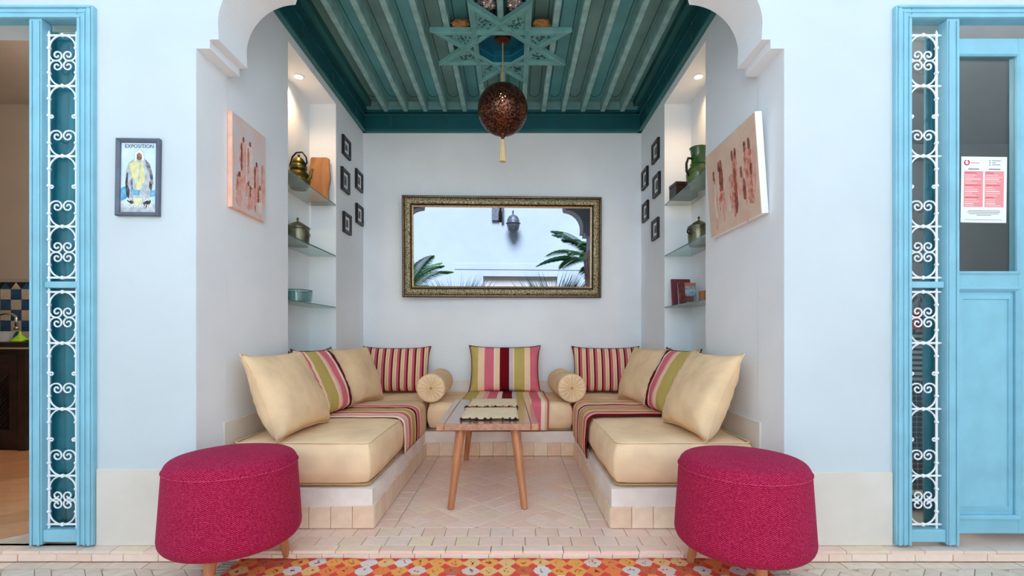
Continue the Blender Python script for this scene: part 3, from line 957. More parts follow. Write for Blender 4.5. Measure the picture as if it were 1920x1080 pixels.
back(-0.072, 0.60, 0.395, 0.14, ST_M, 'wide-striped cushion in the middle under the mirror', 8.0, 12, 0)
back(0.80, 0.56, 0.39, 0.15, ST_N2, 'narrow-striped maroon cushion in the corner by the right bolster', 9.0, 14, -4)

# ------------------------------------------------------------------ bolsters
def bolster(x0, y0, x1, y1, lab, seed):
    L = math.hypot(x1-x0, y1-y0); rr = 0.105
    prof = [(0.001, 0.012), (0.012, 0.004)] + [(0.012+(rr-0.03)*i/6, 0.004-0.010*math.sin(i/6*PI/2)) for i in range(1, 7)]
    prof += [(rr-0.018+0.018*math.sin(R(a)), 0.012-0.018*math.cos(R(a))) for a in range(15, 91, 15)]
    prof += [(rr, 0.012+(L-0.024)*i/10) for i in range(1, 10)]
    full = prof + [(r, L-z) for r, z in reversed(prof[:14])]
    def mod(r, z, w):
        e = 1.0 if (z < 0.014 or z > L-0.014) else 0.0
        k = 0.0
        if e and 0.015 < r < rr-0.004: k = 0.012*(1-abs(math.sin(8*w)))**2*max(0, 1-((r-0.015)/(rr*.85)))**0.5*math.sin(min(1, (r-.012)/.02)*PI/2)
        wr = 0.0025*noise.noise(Vector((w*2+seed, z*12, seed))) if not e else 0
        return r+wr, z + (k if z < L/2 else -k)
    t = thing('bolster', lab, 'bolster', (x0, y0, ZC+rr+0.002), 0, 'bolsters')
    rz = math.atan2(y1-y0, x1-x0)-PI/2
    me = MB().lathe(full, 192, mod=mod)
    # lathe axis z -> horizontal y
    me.v = [(x, z, y) for x, y, z in me.v]
    me.build('cover', CUSHY, t, smooth=True, rot=(0, 0, rz))
    b = MB().lathe([(0.001, -0.002), (0.008, 0.0), (0.011, 0.005), (0.008, 0.012), (0.001, 0.013)], 16)
    b.v = [(x, z, y) for x, y, z in b.v]
    b.build('button', SEAM, t, smooth=True, rot=(0, 0, rz))
    for zz in (0.006, L-0.006):
        pts = [((rr-0.006)*math.cos(2*PI*i/40), zz, (rr-0.006)*math.sin(2*PI*i/40)) for i in range(40)]
        MB().tube(pts, 0.004, 6, closed=True).build('piping', SEAM, t, smooth=True, rot=(0, 0, rz))
bolster(-0.600, 3.46, -0.62, 4.07, 'round yellow bolster with pleated end beside the left throw', 2.0)
bolster(0.432, 3.46, 0.40, 4.07, 'round yellow bolster with pleated end beside the right throw', 6.0)

# ------------------------------------------------------------------ table with mats
tx, ty, tz = -0.138, 2.895, 0.0
table = thing('coffee_table', 'low wooden table with splayed round legs between the benches', 'table', (tx, ty, 0), R(1.0))
TZ = 0.432
mb = MB().box(-0.222, 0.222, -0.475, 0.475, TZ-0.034, TZ-0.001)
mb.build('table_top', TABLEWOOD, table, bevel=0.004)
for s in (-1, 1):
    x0, x1 = sorted((s*0.2225, s*0.262))
    MB().box(x0, x1, -0.475, 0.475, TZ-0.034, TZ).build('edge_strip', EDGEWOOD, table, bevel=0.004)
for sx in (-1, 1):
    for sy in (-1, 1):
        a = Vector((sx*0.143, sy*0.40, TZ-0.034)); b = Vector((sx*0.188, sy*0.478, 0.001))
        MB().tube([a, a.lerp(b, .5), b], 0.02, 16, radii=[0.026, 0.022, 0.0165]).build('leg', LEGWOOD, table, smooth='auto')
MATM = M('cream_weave', (246, 224, 192), 0.95, bump=0.6, bscale=180, var=0.06, vscale=30, spec=0.1, bdist=0.003)
TASSD = M('dark_tassel_wool', (44, 30, 24), 0.95)
TASSR = M('rust_tassel_wool', (190, 100, 70), 0.95)
for n_, (y0, y1, lab) in enumerate(((2.535, 2.945, 'cream woven place mat with dark tassels at the near end of the table'), (2.975, 3.36, 'cream woven place mat with rust and dark tassels at the far end of the table'))):
    t = thing('place_mat', lab, 'place mat', (0.008+tx, (y0+y1)/2, TZ), R(1.0), 'place mats on the table')
    h = (y1-y0)/2
    m = MB()
    m.grid(lambda u, v: ((u-.5)*0.31, (v-.5)*2*h, 0.0015+0.0012*noise.noise(Vector((u*9, v*9, n_)))), 20, 20)
    o = m.build('mat', MATM, t, smooth=True, recalc=False)
    s = o.modifiers.new('solid', 'SOLIDIFY'); s.thickness = 0.005; s.offset = 1.0
    MB().tube([((u/12-.5)*0.32, -h-0.004, 0.005+0.002*math.sin(u)) for u in range(13)], 0.0028, 6).build('edge_cord', TASSD, t, smooth=True)
    rn = random.Random(n_+3)
    for q in range(8 if n_ == 0 else 11):
        x = (-0.5+(q+rn.uniform(.25, .75))/(8 if n_ == 0 else 11))*0.33
        a = rn.uniform(-1.0, 1.0)
        d = (math.sin(a)*0.03, -0.022*math.cos(a)-0.004)
        MB().tube([(x, -h-0.004, 0.007), (x+d[0]*.4, -h-0.004+d[1]*.4, 0.011), (x+d[0], -h-0.004+d[1], 0.006)], 0.005, 7, radii=[0.003, 0.0065, 0.0045]).build('tassel', TASSR if (n_ and q % 2) else TASSD, t, smooth=True)

# ------------------------------------------------------------------ poufs
def herringbone():
    m, nt, b = new_mat('magenta_herringbone_wool')
    uv = nt.nodes.new('ShaderNodeTexCoord')
    sp = nt.nodes.new('ShaderNodeSeparateXYZ')
    nt.links.new(uv.outputs['UV'], sp.inputs[0])
    def math_(op, a, bb=None):
        n = nt.nodes.new('ShaderNodeMath'); n.operation = op
        for i, q in enumerate((a, bb)):
            if q is None: continue
            if isinstance(q, (int, float)): n.inputs[i].default_value = q
            else: nt.links.new(q, n.inputs[i])
        return n.outputs[0]
    u = math_('MULTIPLY', sp.outputs['X'], 110)
    tri = math_('ABSOLUTE', math_('SUBTRACT', math_('FRACT', u), 0.5))
    vv = math_('MULTIPLY', sp.outputs['Y'], 150)
    z = math_('FRACT', math_('ADD', vv, math_('MULTIPLY', tri, 1.6)))
    n = nt.nodes.new('ShaderNodeTexNoise'); n.inputs['Scale'].default_value = 170; n.inputs['Detail'].default_value = 2
    nt.links.new(uv.outputs['Object'], n.inputs['Vector'])
    w = math_('ADD', math_('MULTIPLY', z, 0.5), math_('MULTIPLY', n.outputs['Fac'], 0.5))
    rp = ramp_node(nt, [(0.26, (120, 3, 42)), (0.52, (158, 14, 62)), (0.78, (214, 78, 116))])
    nt.links.new(w, rp.inputs['Fac'])
    nt.links.new(rp.outputs['Color'], b.inputs['Base Color'])
    b.inputs['Roughness'].default_value = 0.95
    b.inputs['Specular IOR Level'].default_value = 0.1
    b.inputs['Sheen Weight'].default_value = 0.15
    b.inputs['Sheen Tint'].default_value = lin((230, 120, 160))
    bp = nt.nodes.new('ShaderNodeBump'); bp.inputs['Strength'].default_value = 0.5; bp.inputs['Distance'].default_value = 0.003
    nt.links.new(w, bp.inputs['Height']); nt.links.new(bp.outputs['Normal'], b.inputs['Normal'])
    return m
WOOL = herringbone()
def pouf(x, y, ang, lab):
    t = thing('pouf', lab, 'pouf', (x, y, ZF), 0, 'magenta poufs on the courtyard floor')
    zb, zt, rb, rt = 0.143, 0.482, 0.243, 0.228
    prof = [(0.001, zb+0.004), (0.12, zb+0.002), (rb-0.05, zb)]
    prof += [(rb-0.04+0.04*math.sin(R(a)), zb+0.045-0.045*math.cos(R(a))) for a in range(15, 91, 15)]
    prof += [(rb+(rt-rb)*i/8, zb+0.045+(zt-0.06-zb-0.045)*i/8) for i in range(1, 9)]
    prof += [(rt-0.035+0.035*math.cos(R(a)), zt-0.06+0.045*math.sin(R(a))) for a in range(15, 91, 15)]
    prof += [(rt-0.06, zt-0.009), (0.12, zt-0.002), (0.06, zt), (0.001, zt)]
    body = MB()
    body.lathe(prof, 96)
    # arc length as V so the weave keeps its size over the top
    acc = 0.0; vals = []
    for i, p in enumerate(prof):
        if i: acc += math.hypot(p[0]-prof[i-1][0], p[1]-prof[i-1][1])
        vals.append(acc)
    body.uv = [(u, vals[i//96]) for i, (u, v) in enumerate(body.uv)]
    o = body.build('cover', WOOL, t, smooth=True)
    MB().tube([((rt+0.001)*math.cos(2*PI*i/72), (rt+0.001)*math.sin(2*PI*i/72), zt-0.052) for i in range(72)], 0.0022, 6, closed=True).build('seam', WOOL, o, smooth=True)
    for k in range(3):
        a = R(ang+120*k)
        p, q = Vector((0.165*math.cos(a), 0.165*math.sin(a), zb+0.01)), Vector((0.190*math.cos(a), 0.190*math.sin(a), 0.020))
        MB().tube([p, q], 0.02, 16, radii=[0.023, 0.014]).build('leg', LEGWOOD, t, smooth='auto')
pouf(-1.083, 1.838, 36, 'magenta herringbone pouf in front of the left bench')
pouf(0.866, 1.795, 144, 'magenta herringbone pouf in front of the right bench')

# ------------------------------------------------------------------ rug
def rug_mat():
    m, nt, b = new_mat('kilim_pattern')
    tc = nt.nodes.new('ShaderNodeTexCoord')
    sp = nt.nodes.new('ShaderNodeSeparateXYZ'); nt.links.new(tc.outputs['Object'], sp.inputs[0])
    def ma(op, a, bb=None):
        n = nt.nodes.new('ShaderNodeMath'); n.operation = op
        for i, q in enumerate((a, bb)):
            if q is None: continue
            if isinstance(q, (int, float)): n.inputs[i].default_value = q
            else: nt.links.new(q, n.inputs[i])
        return n.outputs[0]
    n = nt.nodes.new('ShaderNodeTexNoise'); n.inputs['Scale'].default_value = 55; n.inputs['Detail'].default_value = 3
    nt.links.new(tc.outputs['Object'], n.inputs['Vector'])
    jit = ma('MULTIPLY', ma('SUBTRACT', n.outputs['Fac'], 0.5), 0.5)
    u = ma('MULTIPLY', sp.outputs['X'], 14.5)
    v = ma('MULTIPLY', sp.outputs['Y'], 15.0)
    fu = ma('ABSOLUTE', ma('SUBTRACT', ma('FRACT', u), 0.5)); fv = ma('ABSOLUTE', ma('SUBTRACT', ma('FRACT', v), 0.5))
    d = ma('ADD', ma('ADD', ma('MULTIPLY', fu, 1.25), fv), jit)
    # a colour for every diamond
    cx = nt.nodes.new('ShaderNodeCombineXYZ')
    nt.links.new(ma('FLOOR', u), cx.inputs[0]); nt.links.new(ma('FLOOR', v), cx.inputs[1])
    wn = nt.nodes.new('ShaderNodeTexWhiteNoise'); nt.links.new(cx.outputs[0], wn.inputs['Vector'])
    cell = ramp_node(nt, [(0, (240, 168, 92)), (.25, (236, 190, 132)), (.45, (228, 204, 192)), (.6, (240, 140, 84)), (.75, (224, 214, 210)), (.87, (212, 110, 80)), (.95, (170, 168, 178))], const=True)
    nt.links.new(wn.outputs['Value'], cell.inputs['Fac'])
    field = nt.nodes.new('ShaderNodeMix'); field.data_type = 'RGBA'
    st = ma('GREATER_THAN', d, 0.74)
    nt.links.new(st, field.inputs['Factor'])
    nt.links.new(cell.outputs['Color'], field.inputs['A']); field.inputs['B'].default_value = lin((228, 84, 72))
    n2 = nt.nodes.new('ShaderNodeTexNoise'); n2.inputs['Scale'].default_value = 90; nt.links.new(tc.outputs['Object'], n2.inputs['Vector'])
    sel = ma('MULTIPLY', ma('LESS_THAN', d, 0.28), ma('GREATER_THAN', n2.outputs['Fac'], 0.56))
    mx = nt.nodes.new('ShaderNodeMix'); mx.data_type = 'RGBA'
    nt.links.new(sel, mx.inputs['Factor']); nt.links.new(field.outputs['Result'], mx.inputs['A']); mx.inputs['B'].default_value = lin((150, 60, 40))
    nt.links.new(mx.outputs['Result'], b.inputs['Base Color'])
    b.inputs['Roughness'].default_value = 0.95; b.inputs['Specular IOR Level'].default_value = 0.1
    add_bump(nt, b, 200, 0.5, 3, 0.004, tc.outputs['Object'])
    return m
rug = thing('kilim_rug', 'red and orange kilim rug with diamond pattern on the courtyard floor', 'rug', (-0.06, 1.935, ZF))
mb = MB()
def rugf(u, v):
    x = (u-.5)*2.1; y = -v*1.25
    e = 1-0.004/max(0.004, min(u, 1-u)+0.004)
    return (x, y+0.006*noise.noise(Vector((x*3, 0, 2))), 0.010+0.004*noise.noise(Vector((x*5, y*5, 0)))+0.004*noise.noise(Vector((x*14, y*14, 1))))
mb.grid(rugf, 160, 60)
o = mb.build('weave', rug_mat(), rug, smooth=True, recalc=False)
s = o.modifiers.new('solid', 'SOLIDIFY'); s.thickness = 0.008; s.offset = -1.0
FR = M('fringe_wool', (176, 168, 160), 0.95)
for sx in (-1, 1):
    mb = MB()
    for i in range(64):
        y = -0.01-i*0.019
        x = sx*1.05
        L = random.uniform(0.07, 0.11); dy = random.uniform(-0.025, 0.025)
        mb.tube([(x-sx*0.01, y, 0.009), (x+sx*L*.5, y+dy*.4, 0.006), (x+sx*L, y+dy, 0.004)], 0.003, 5)
    f = mb.build('fringe', FR, rug); f['kind'] = 'stuff'

# ------------------------------------------------------------------ mirror
MIRR = M('mirror_silver', (122, 127, 138), 0.0, metal=1.0)
FRB = M('bone_and_brass', (196, 178, 134), 0.4, metal=0.25, col2=(38, 28, 16), vscale=95, bump=0.6, bscale=150, bdist=0.004)
FRD = M('dark_bead', (40, 32, 24), 0.4, metal=0.3)
FRL = M('inner_brass_lip', (188, 156, 118), 0.3, metal=0.5, var=0.2, vscale=60)
mirror = thing('wall_mirror', 'wide wall mirror in an ornate dark brass frame on the back wall', 'mirror', (-0.094, YB-0.045, 1.662), R(0))
mirror.rotation_euler = (R(1.3), 0, R(2.0))
MW, MH = 0.873, 0.442
MB().box(-MW+0.09, MW-0.09, -0.014, -0.010, -MH+0.09, MH-0.09).build('mirror_glass', MIRR, mirror)
MB().box(-MW+0.02, MW-0.02, -0.008, 0.0, -MH+0.02, MH-0.02).build('backing', DARKWOOD, mirror)
MB().frame(-MW, MW, -MH, MH, [(0, 0), (0, .03), (.006, .036), (.018, .036), (.022, .028)]).build('outer_bead', FRD, mirror, bevel=0.001)
MB().frame(-MW, MW, -MH, MH, [(.02, .004), (.022, .028), (.034, .04), (.05, .043), (.066, .036), (.074, .024), (.074, .004)]).build('carved_band', FRB, mirror, smooth='auto')
MB().frame(-MW, MW, -MH, MH, [(.074, .004), (.074, .028), (.081, .030), (.084, .024), (.084, .004)]).build('inner_bead', FRD, mirror)
MB().frame(-MW, MW, -MH, MH, [(.083, .004), (.083, .022), (.098, .0165), (.098, .0145), (.09, .004)]).build('inner_lip', FRL, mirror)
mb = MB()
for s in (-1, 1):
    for i in range(110):
        x = -MW+0.012+i*(2*MW-0.024)/109
        mb.box(x-0.004, x+0.004, -0.040, -0.035, s*(MH-0.012)-0.004, s*(MH-0.012)+0.004)
    for i in range(55):
        z = -MH+0.012+i*(2*MH-0.024)/54
        mb.box(s*(MW-0.012)-0.004, s*(MW-0.012)+0.004, -0.040, -0.035, z-0.004, z+0.004)
mb.build('studs', FRL, mirror)

# ------------------------------------------------------------------ small black frames
PHOTO = M('small_print', (120, 122, 126), 0.5, col2=(30, 30, 34), vscale=22)
names = {(-1, 0): 'topmost', (-1, 1): 'second from the top', (-1, 2): 'third from the top', (-1, 3): 'fourth from the top', (-1, 4): 'lowest'}
LF = [(3.775, 2.378, .165, .150), (3.752, 2.107, .165, .175), (4.085, 2.215, .165, .165), (4.095, 1.925, .165, .165), (3.790, 1.778, .165, .160)]
RF = [(3.772, 2.349, .165, .160), (4.075, 2.232, .165, .165), (3.745, 2.070, .165, .170), (4.06, 1.944, .165, .160), (3.778, 1.730, .165, .160)]
wl = ['topmost', 'second from the bottom along the niche side', 'upper one beside the corner', 'lower one beside the corner', 'lowest']
def small_frame(side, y, z, w, h, lab):
    t = thing('picture_frame', lab, 'picture frame', (XL+0.001 if side < 0 else XR-0.001, y, z), PI/2 if side < 0 else -PI/2, 'small black picture frames')
    MB().frame(-w/2, w/2, -h/2, h/2, [(0, 0), (0, .018), (.004, .021), (.024, .018), (.028, .010), (.028, 0)]).build('frame', BLACKF, t)
    MB().box(-w/2+.024, w/2-.024, -.008, -.001, -h/2+.024, h/2-.024).build('mount', PAPER, t)
    MB().box(-w/2+.058, w/2-.058, -.0095, -.0075, -h/2+.05, h/2-.05).build('print', PHOTO, t)
posn = {0: 'top one', 1: 'middle one nearest the niche', 2: 'upper one nearest the corner', 3: 'lower one nearest the corner', 4: 'lowest one'}
for i, f in enumerate(LF):
    small_frame(-1, *f, 'small black picture frame beside the kettle niche, ' + posn[i])
posr = {0: 'top one', 2: 'middle one nearest the niche', 1: 'upper one nearest the corner', 3: 'lower one nearest the corner', 4: 'lowest one'}
for i, f in enumerate(RF):
    small_frame(1, *f, 'small black picture frame beside the jug niche, ' + posr[i])

# ------------------------------------------------------------------ canvases
def smear(mb, x, z, w, h, y, rn, n=14, ang=0.0):
    """a ragged vertical brush mark: thin relief of paint"""
    pts = []
    for i in range(n+1):
        t = i/n
        pts.append((x-w/2*(0.55+0.45*math.sin(PI*t)**.5)*(1+rn.uniform(-.3, .3)), z-h/2+h*t+rn.uniform(-1, 1)*h*0.02))
    for i in range(n+1):
        t = 1-i/n
        pts.append((x+w/2*(0.55+0.45*math.sin(PI*t)**.5)*(1+rn.uniform(-.3, .3)), z-h/2+h*t+rn.uniform(-1, 1)*h*0.02))
    mb.prism(pts, y, y-0.0006, lambda a, b, t: (a, t, b))
def paint(name, a, b_, sc=30):
    return M(name, a, 0.7, col2=b_, vscale=sc, bump=0.2, bscale=80)
CANV_L = paint('canvas_rose', (226, 190, 180), (214, 208, 210), 9)
EDGE_L = paint('canvas_edge_salmon', (240, 176, 150), (248, 200, 176), 20)
P_RUST = paint('paint_rust', (186, 96, 72), (222, 168, 152))
P_BROWN = paint('paint_brown', (120, 60, 48), (176, 100, 80))
P_WHITE = paint('paint_white', (236, 222, 216), (220, 186, 176))
P_PINK = paint('paint_pink', (218, 150, 134), (228, 188, 176))
CANV_R = paint('canvas_sand', (222, 196, 176), (212, 182, 160), 10)
EDGE_R = M('canvas_edge_white', (240, 240, 240), 0.8)
t = thing('canvas_painting', 'tall canvas of rust-coloured robed figures on the left alcove wall', 'painting', (XL+0.001, 2.367, 1.485), PI/2)
t.rotation_euler = (0, 0, PI/2)
MB().box(-0.15, 0.15, -0.021, 0.0, 0.0, 0.448).build('stretcher', EDGE_L, t)
MB().box(-0.1485, 0.1485, -0.0225, -0.0205, 0.0015, 0.4465).build('canvas', CANV_L, t)
rn = random.Random(4)
figs = [(-0.062, 0.13, .055, .24, 0), (-0.005, 0.13, .055, .24, 1), (0.055, .09, .05, .2, 0), (-0.02, .05, .04, .12, 2), (0.085, .04, .05, .14, 1), (-0.1, .05, .05, .14, 3), (0.01, .06, .035, .1, 0), (.12, .12, .03, .2, 3)]
P4 = [P_RUST, P_WHITE, P_BROWN, P_PINK]
for i, (x, z, w, h, m) in enumerate(figs):
    mb = MB(); smear(mb, x, z+h/2-0.03, w, h, -0.0222-0.0003*i, rn)
    mb.build('paint_mark', [P_PINK, P_WHITE, P_PINK, P_PINK][m], t, tri=True)
    mb = MB(); smear(mb, x-0.012, z+h*0.55, w*.28, h*.55, -0.0226-0.0003*i, rn, 10)
    mb.build('paint_mark', P_RUST if i % 2 else P_BROWN, t, tri=True)
    if i < 6:
        mb = MB(); smear(mb, x+0.003, z+h-0.02, .017, .024, -0.0232-0.0003*i, rn, 6)
        mb.build('paint_mark', P_BROWN, t, tri=True)
for i in range(8):
    mb = MB(); smear(mb, rn.uniform(-.12, .13), rn.uniform(.04, .12), rn.uniform(.008, .03), rn.uniform(.04, .12), -0.0222-0.0002*i, rn, 10)
    mb.build('paint_mark', P4[i % 4], t, tri=True)

t = thing('canvas_painting', 'wide canvas of rust-coloured towers on the right alcove wall, tilted forward', 'painting', (XR-0.003, 2.385, 1.43), -PI/2)
t.rotation_euler = (R(4.0), 0, -PI/2)
# local +x runs towards the camera on this wall
MB().box(-0.27, 0.27, -0.03, 0.0, 0.0, 0.455).build('stretcher', EDGE_R, t)
MB().box(-0.2685, 0.2685, -0.0315, -0.0295, 0.0015, 0.4535).build('canvas', CANV_R, t)
towers = [(-0.18, .10, .022, .22), (-0.10, .20, .042, .14), (-0.10, .10, .06, .11), (-0.085, .10, .05, .06), (0.055, .20, .045, .14), (0.05, .06, .035, .22), (0.19, .17, .07, .16), (0.12, .13, .09, .08), (0.20, .07, .06, .12), (0.14, .10, .025, .1), (0.02, .12, .05, .14), (.23, .12, .03, .18)]
for i, (x, z, w, h) in enumerate(towers):
    mb = MB(); smear(mb, x, z+h/2, w, h, -0.0312-0.0003*i, rn, 12)
    mb.build('paint_mark', [P_RUST, P_BROWN, P_RUST, P_PINK][i % 4], t, tri=True)
for i, (x, z) in enumerate(((-0.18, .315), (-0.115, .345), (-.088, .345), (.04, .345), (.07, .345), (.165, .34), (.205, .34), (.12, .235), (.215, .22))):
    mb = MB(); smear(mb, x, z, .016, .05, -0.0345-0.0002*i, rn, 8)
    mb.build('paint_mark', P_BROWN, t, tri=True)
for i in range(16):
    mb = MB(); smear(mb, rn.uniform(-.2, .24), rn.uniform(.06, .22), rn.uniform(.008, .03), rn.uniform(.05, .16), -0.0315-0.0002*i, rn, 10)
    mb.build('paint_mark', [P_PINK, P_RUST, P_WHITE][i % 3], t, tri=True)

# ------------------------------------------------------------------ framed poster on the facade
def text(body, size, mat, parent, loc, name='lettering', sx=1.0, rot=(PI/2, 0, 0), ext=0.0002, align='CENTER'):
    c = bpy.data.curves.new(name, 'FONT')
    c.body = body; c.size = size; c.align_x = align; c.align_y = 'CENTER'; c.extrude = ext
    c.materials.append(mat)
    o = bpy.data.objects.new(name, c); COL.objects.link(o)
    dg = bpy.context.evaluated_depsgraph_get()
    me = bpy.data.meshes.new_from_object(o.evaluated_get(dg))
    bpy.data.objects.remove(o)
    o = put(name, me, parent, loc, rot)
    if not me.materials: me.materials.append(mat)
    o.scale = (sx, 1, 1)
    return o
poster = thing('framed_poster', 'narrow grey-framed exhibition poster of a hooded figure on the facade', 'poster', (-1.572, YF-0.001, 1.546), 0)
poster.rotation_euler = (0, R(0.8), 0)
MB().frame(-0.091, 0.091, -0.162, 0.162, [(0, 0), (0, .016), (.003, .019), (.009, .017), (.016, .012), (.017, .006), (.017, 0)]).build('frame', GREYFRAME, poster)
PBLUE = M('poster_paper', (188, 218, 236), 0.5, col2=(214, 228, 238), vscale=14)
sheet = MB().box(-0.076, 0.076, -.006, -.002, -0.147, 0.147).build('poster_sheet', PBLUE, poster)
P_INK = M('ink_navy', (34, 48, 78), 0.6); P_CRM = paint('poster_cream', (226, 226, 168), (206, 206, 150), 50); P_GR = paint('poster_grey', (150, 158, 168), (70, 76, 86), 60)
P_BK = paint('poster_black', (38, 40, 46), (90, 96, 104), 60); P_BL = paint('poster_blue', (52, 142, 196), (120, 186, 216), 50); P_LG = paint('poster_pale_grey', (196, 204, 210), (160, 168, 178), 50); P_SK = paint('poster_ochre', (180, 140, 96), (90, 66, 54), 70)
def pp(pts, mat, lev):
    MB().prism(pts, -.006-0.00015*lev, -.0055, lambda a, b, t: (a, t, b)).build('print', mat, sheet, tri=True)
pp([(-.056, -.03), (-.054, .03), (-.042, .062), (-.022, .078), (-.016, .108), (.002, .121), (.018, .108), (.026, .08), (.046, .058), (.058, .02), (.062, -.03), (.05, -.085), (.02, -.112), (-.03, -.102), (-.054, -.075)], P_LG, 1)
pp([(-.05, -.075), (-.056, -.02), (-.05, .02), (-.044, .02), (-.046, -.03), (-.036, -.055), (-.04, -.09)], P_BK, 2)
pp([(-.034, -.01), (-.026, .0), (-.022, -.05), (-.03, -.06)], P_GR, 2)
pp([(.026, .078), (.046, .056), (.06, .01), (.062, -.03), (.052, -.02), (.044, .02), (.03, .05)], P_GR, 2)
pp([(.046, -.012), (.058, -.03), (.054, -.058), (.044, -.04)], P_BK, 2)
pp([(-.019, .07), (-.015, .105), (.002, .118), (.017, .105), (.022, .075), (.016, .07), (.012, .098), (.0, .106), (-.009, .097), (-.011, .072)], M('poster_white', (236, 238, 240), 0.6), 3)
pp([(-.009, .097), (.0, .106), (.012, .098), (.012, .08), (.004, .072), (-.008, .078)], P_SK, 4)
pp([(-.007, .088), (.001, .092), (-.002, .082)], P_BK, 5)
pp([(-.042, .056), (-.014, .072), (.004, .06), (.018, .068), (.024, .03), (.028, -.015), (.012, -.03), (.006, -.055), (-.008, -.048), (-.014, -.02), (-.028, .01)], P_CRM, 3)
pp([(.004, .06), (.009, .055), (.003, -.02), (-.002, -.02)], P_LG, 4)
pp([(.012, -.03), (.036, -.03), (.032, -.085), (.008, -.08)], P_LG, 4)
pp([(-.074, -.045), (-.052, -.035), (-.046, -.085), (-.072, -.1)], P_BL, 2)
pp([(-.03, -.045), (-.004, -.055), (.008, -.05), (.004, -.075), (-.024, -.072)], P_BL, 4)
pp([(.05, -.055), (.072, -.05), (.073, -.078), (.048, -.08)], P_BL, 2)
pp([(-.05, -.096), (-.02, -.088), (-.012, -.104), (-.03, -.112)], P_BK, 3)
pp([(.018, -.106), (.036, -.096), (.056, -.09), (.05, -.108), (.024, -.114)], P_BK, 3)
pp([(-.02, -.085), (.018, -.085), (.014, -.108), (-.008, -.12), (-.02, -.104)], P_CRM, 4)
pp([(-.074, -.112), (.074, -.11), (.074, -.146), (-.074, -.146)], P_LG, 1)
pp([(.03, -.1), (.048, -.11), (.03, -.13), (.02, -.115)], P_BK, 4)
text('EXPOSITION', 0.022, P_INK, sheet, (0.002, -.0068, 0.131), sx=0.98)
W_T = M('ink_white', (244, 246, 248), 0.6)
text('NACOM LAN', 0.019, W_T, sheet, (0.004, -.0071, -0.093), sx=0.95)
text('MONTANYA', 0.021, W_T, sheet, (0.0, -.0071, -0.119), sx=1.0)

# ------------------------------------------------------------------ glass shelves and what stands on them
SHZ = [1.870, 1.487, 1.100, 0.717]
nm = ['top', 'second', 'third', 'lowest']
for side, xi in ((-1, XL), (1, XR)):
    for z, n_ in zip(SHZ, nm):
        x0, x1 = sorted((xi-0.0*side, xi+side*(ND-0.002)))
        t = thing('glass_shelf', '%s glass shelf in the niche %s' % (n_, 'with the brass kettle' if side < 0 else 'with the green jug'), 'shelf', (0, 0, z), 0, 'glass niche shelves')
        MB().box(x0+0.002, x1, NY0+0.002, NY1-0.002, -0.008, 0.0).build('pane', SHELFGL, t)
        e = xi+side*0.001
        a, b = sorted((e, e+side*0.0012))
        MB().box(a, b, NY0+0.002, NY1-0.002, -0.008, 0.0).build('polished_edge', GEDGE, t)
# brass kettle
t = thing('brass_kettle', 'round aged brass kettle with a domed lid and dark handle on glass', 'kettle', (-1.445, 3.20, SHZ[0]), R(-20))
MB().lathe([(0.001, 0), (0.05, 0.0), (0.053, 0.006), (0.07, 0.03), (0.078, 0.06), (0.07, 0.095), (0.05, 0.12), (0.045, 0.128), (0.052, 0.132), (0.055, 0.15), (0.046, 0.165), (0.042, 0.172)], 36).build('body', BRASS, t, smooth='auto')
MB().lathe([(0.044, 0.172), (0.046, 0.178), (0.034, 0.2), (0.02, 0.212), (0.008, 0.216), (0.006, 0.224), (0.010, 0.23), (0.006, 0.236), (0.001, 0.238)], 28).build('lid', BRASS, t, smooth='auto')
MB().tube([(0.07, 0, 0.05), (0.10, 0, 0.07), (0.105, 0, 0.1), (0.12, 0, 0.125)], 0.01, 10, radii=[0.014, 0.011, 0.009, 0.007]).build('spout', BRASS, t, smooth='auto')
MB().tube([(0.052, 0, 0.145), (0.07, 0, 0.175), (0.062, 0, 0.21), (0.03, 0, 0.246), (-0.02, 0, 0.25), (-0.055, 0, 0.225), (-0.075, 0, 0.17), (-0.062, 0, 0.12)], 0.0055, 8).build('handle', BLACK, t, smooth=True)
for a in (60, 240): MB().lathe([(0.001, -0.012), (0.01, -0.006), (0.012, 0.004), (0.001, 0.012)], 10, (0.072*math.cos(R(a)), 0.072*math.sin(R(a)), 0.09)).build('lug', BRASS, t, smooth=True)
# wooden board leaning at the back of the niche
mb = MB()
op = [(-0.074+0.006*math.sin(i), 0.0+0.335*i/8) for i in range(9)] + [(-0.06, 0.343), (0.05, 0.345), (0.068, 0.335)] + [(0.074-0.005*math.sin(i*1.3), 0.335*(1-i/8)) for i in range(1, 9)]
mb.prism(op, 0, 0.022, lambda a, b, t: (a, t, b))
tag(mb.build('wooden_board', BOARDWOOD, None, loc=(-1.437, 3.50, SHZ[0]+0.001), rot=(R(-6), 0, R(4)), tri=False, bevel=0.004), 'worn brown wooden board leaning behind the brass kettle', 'board')
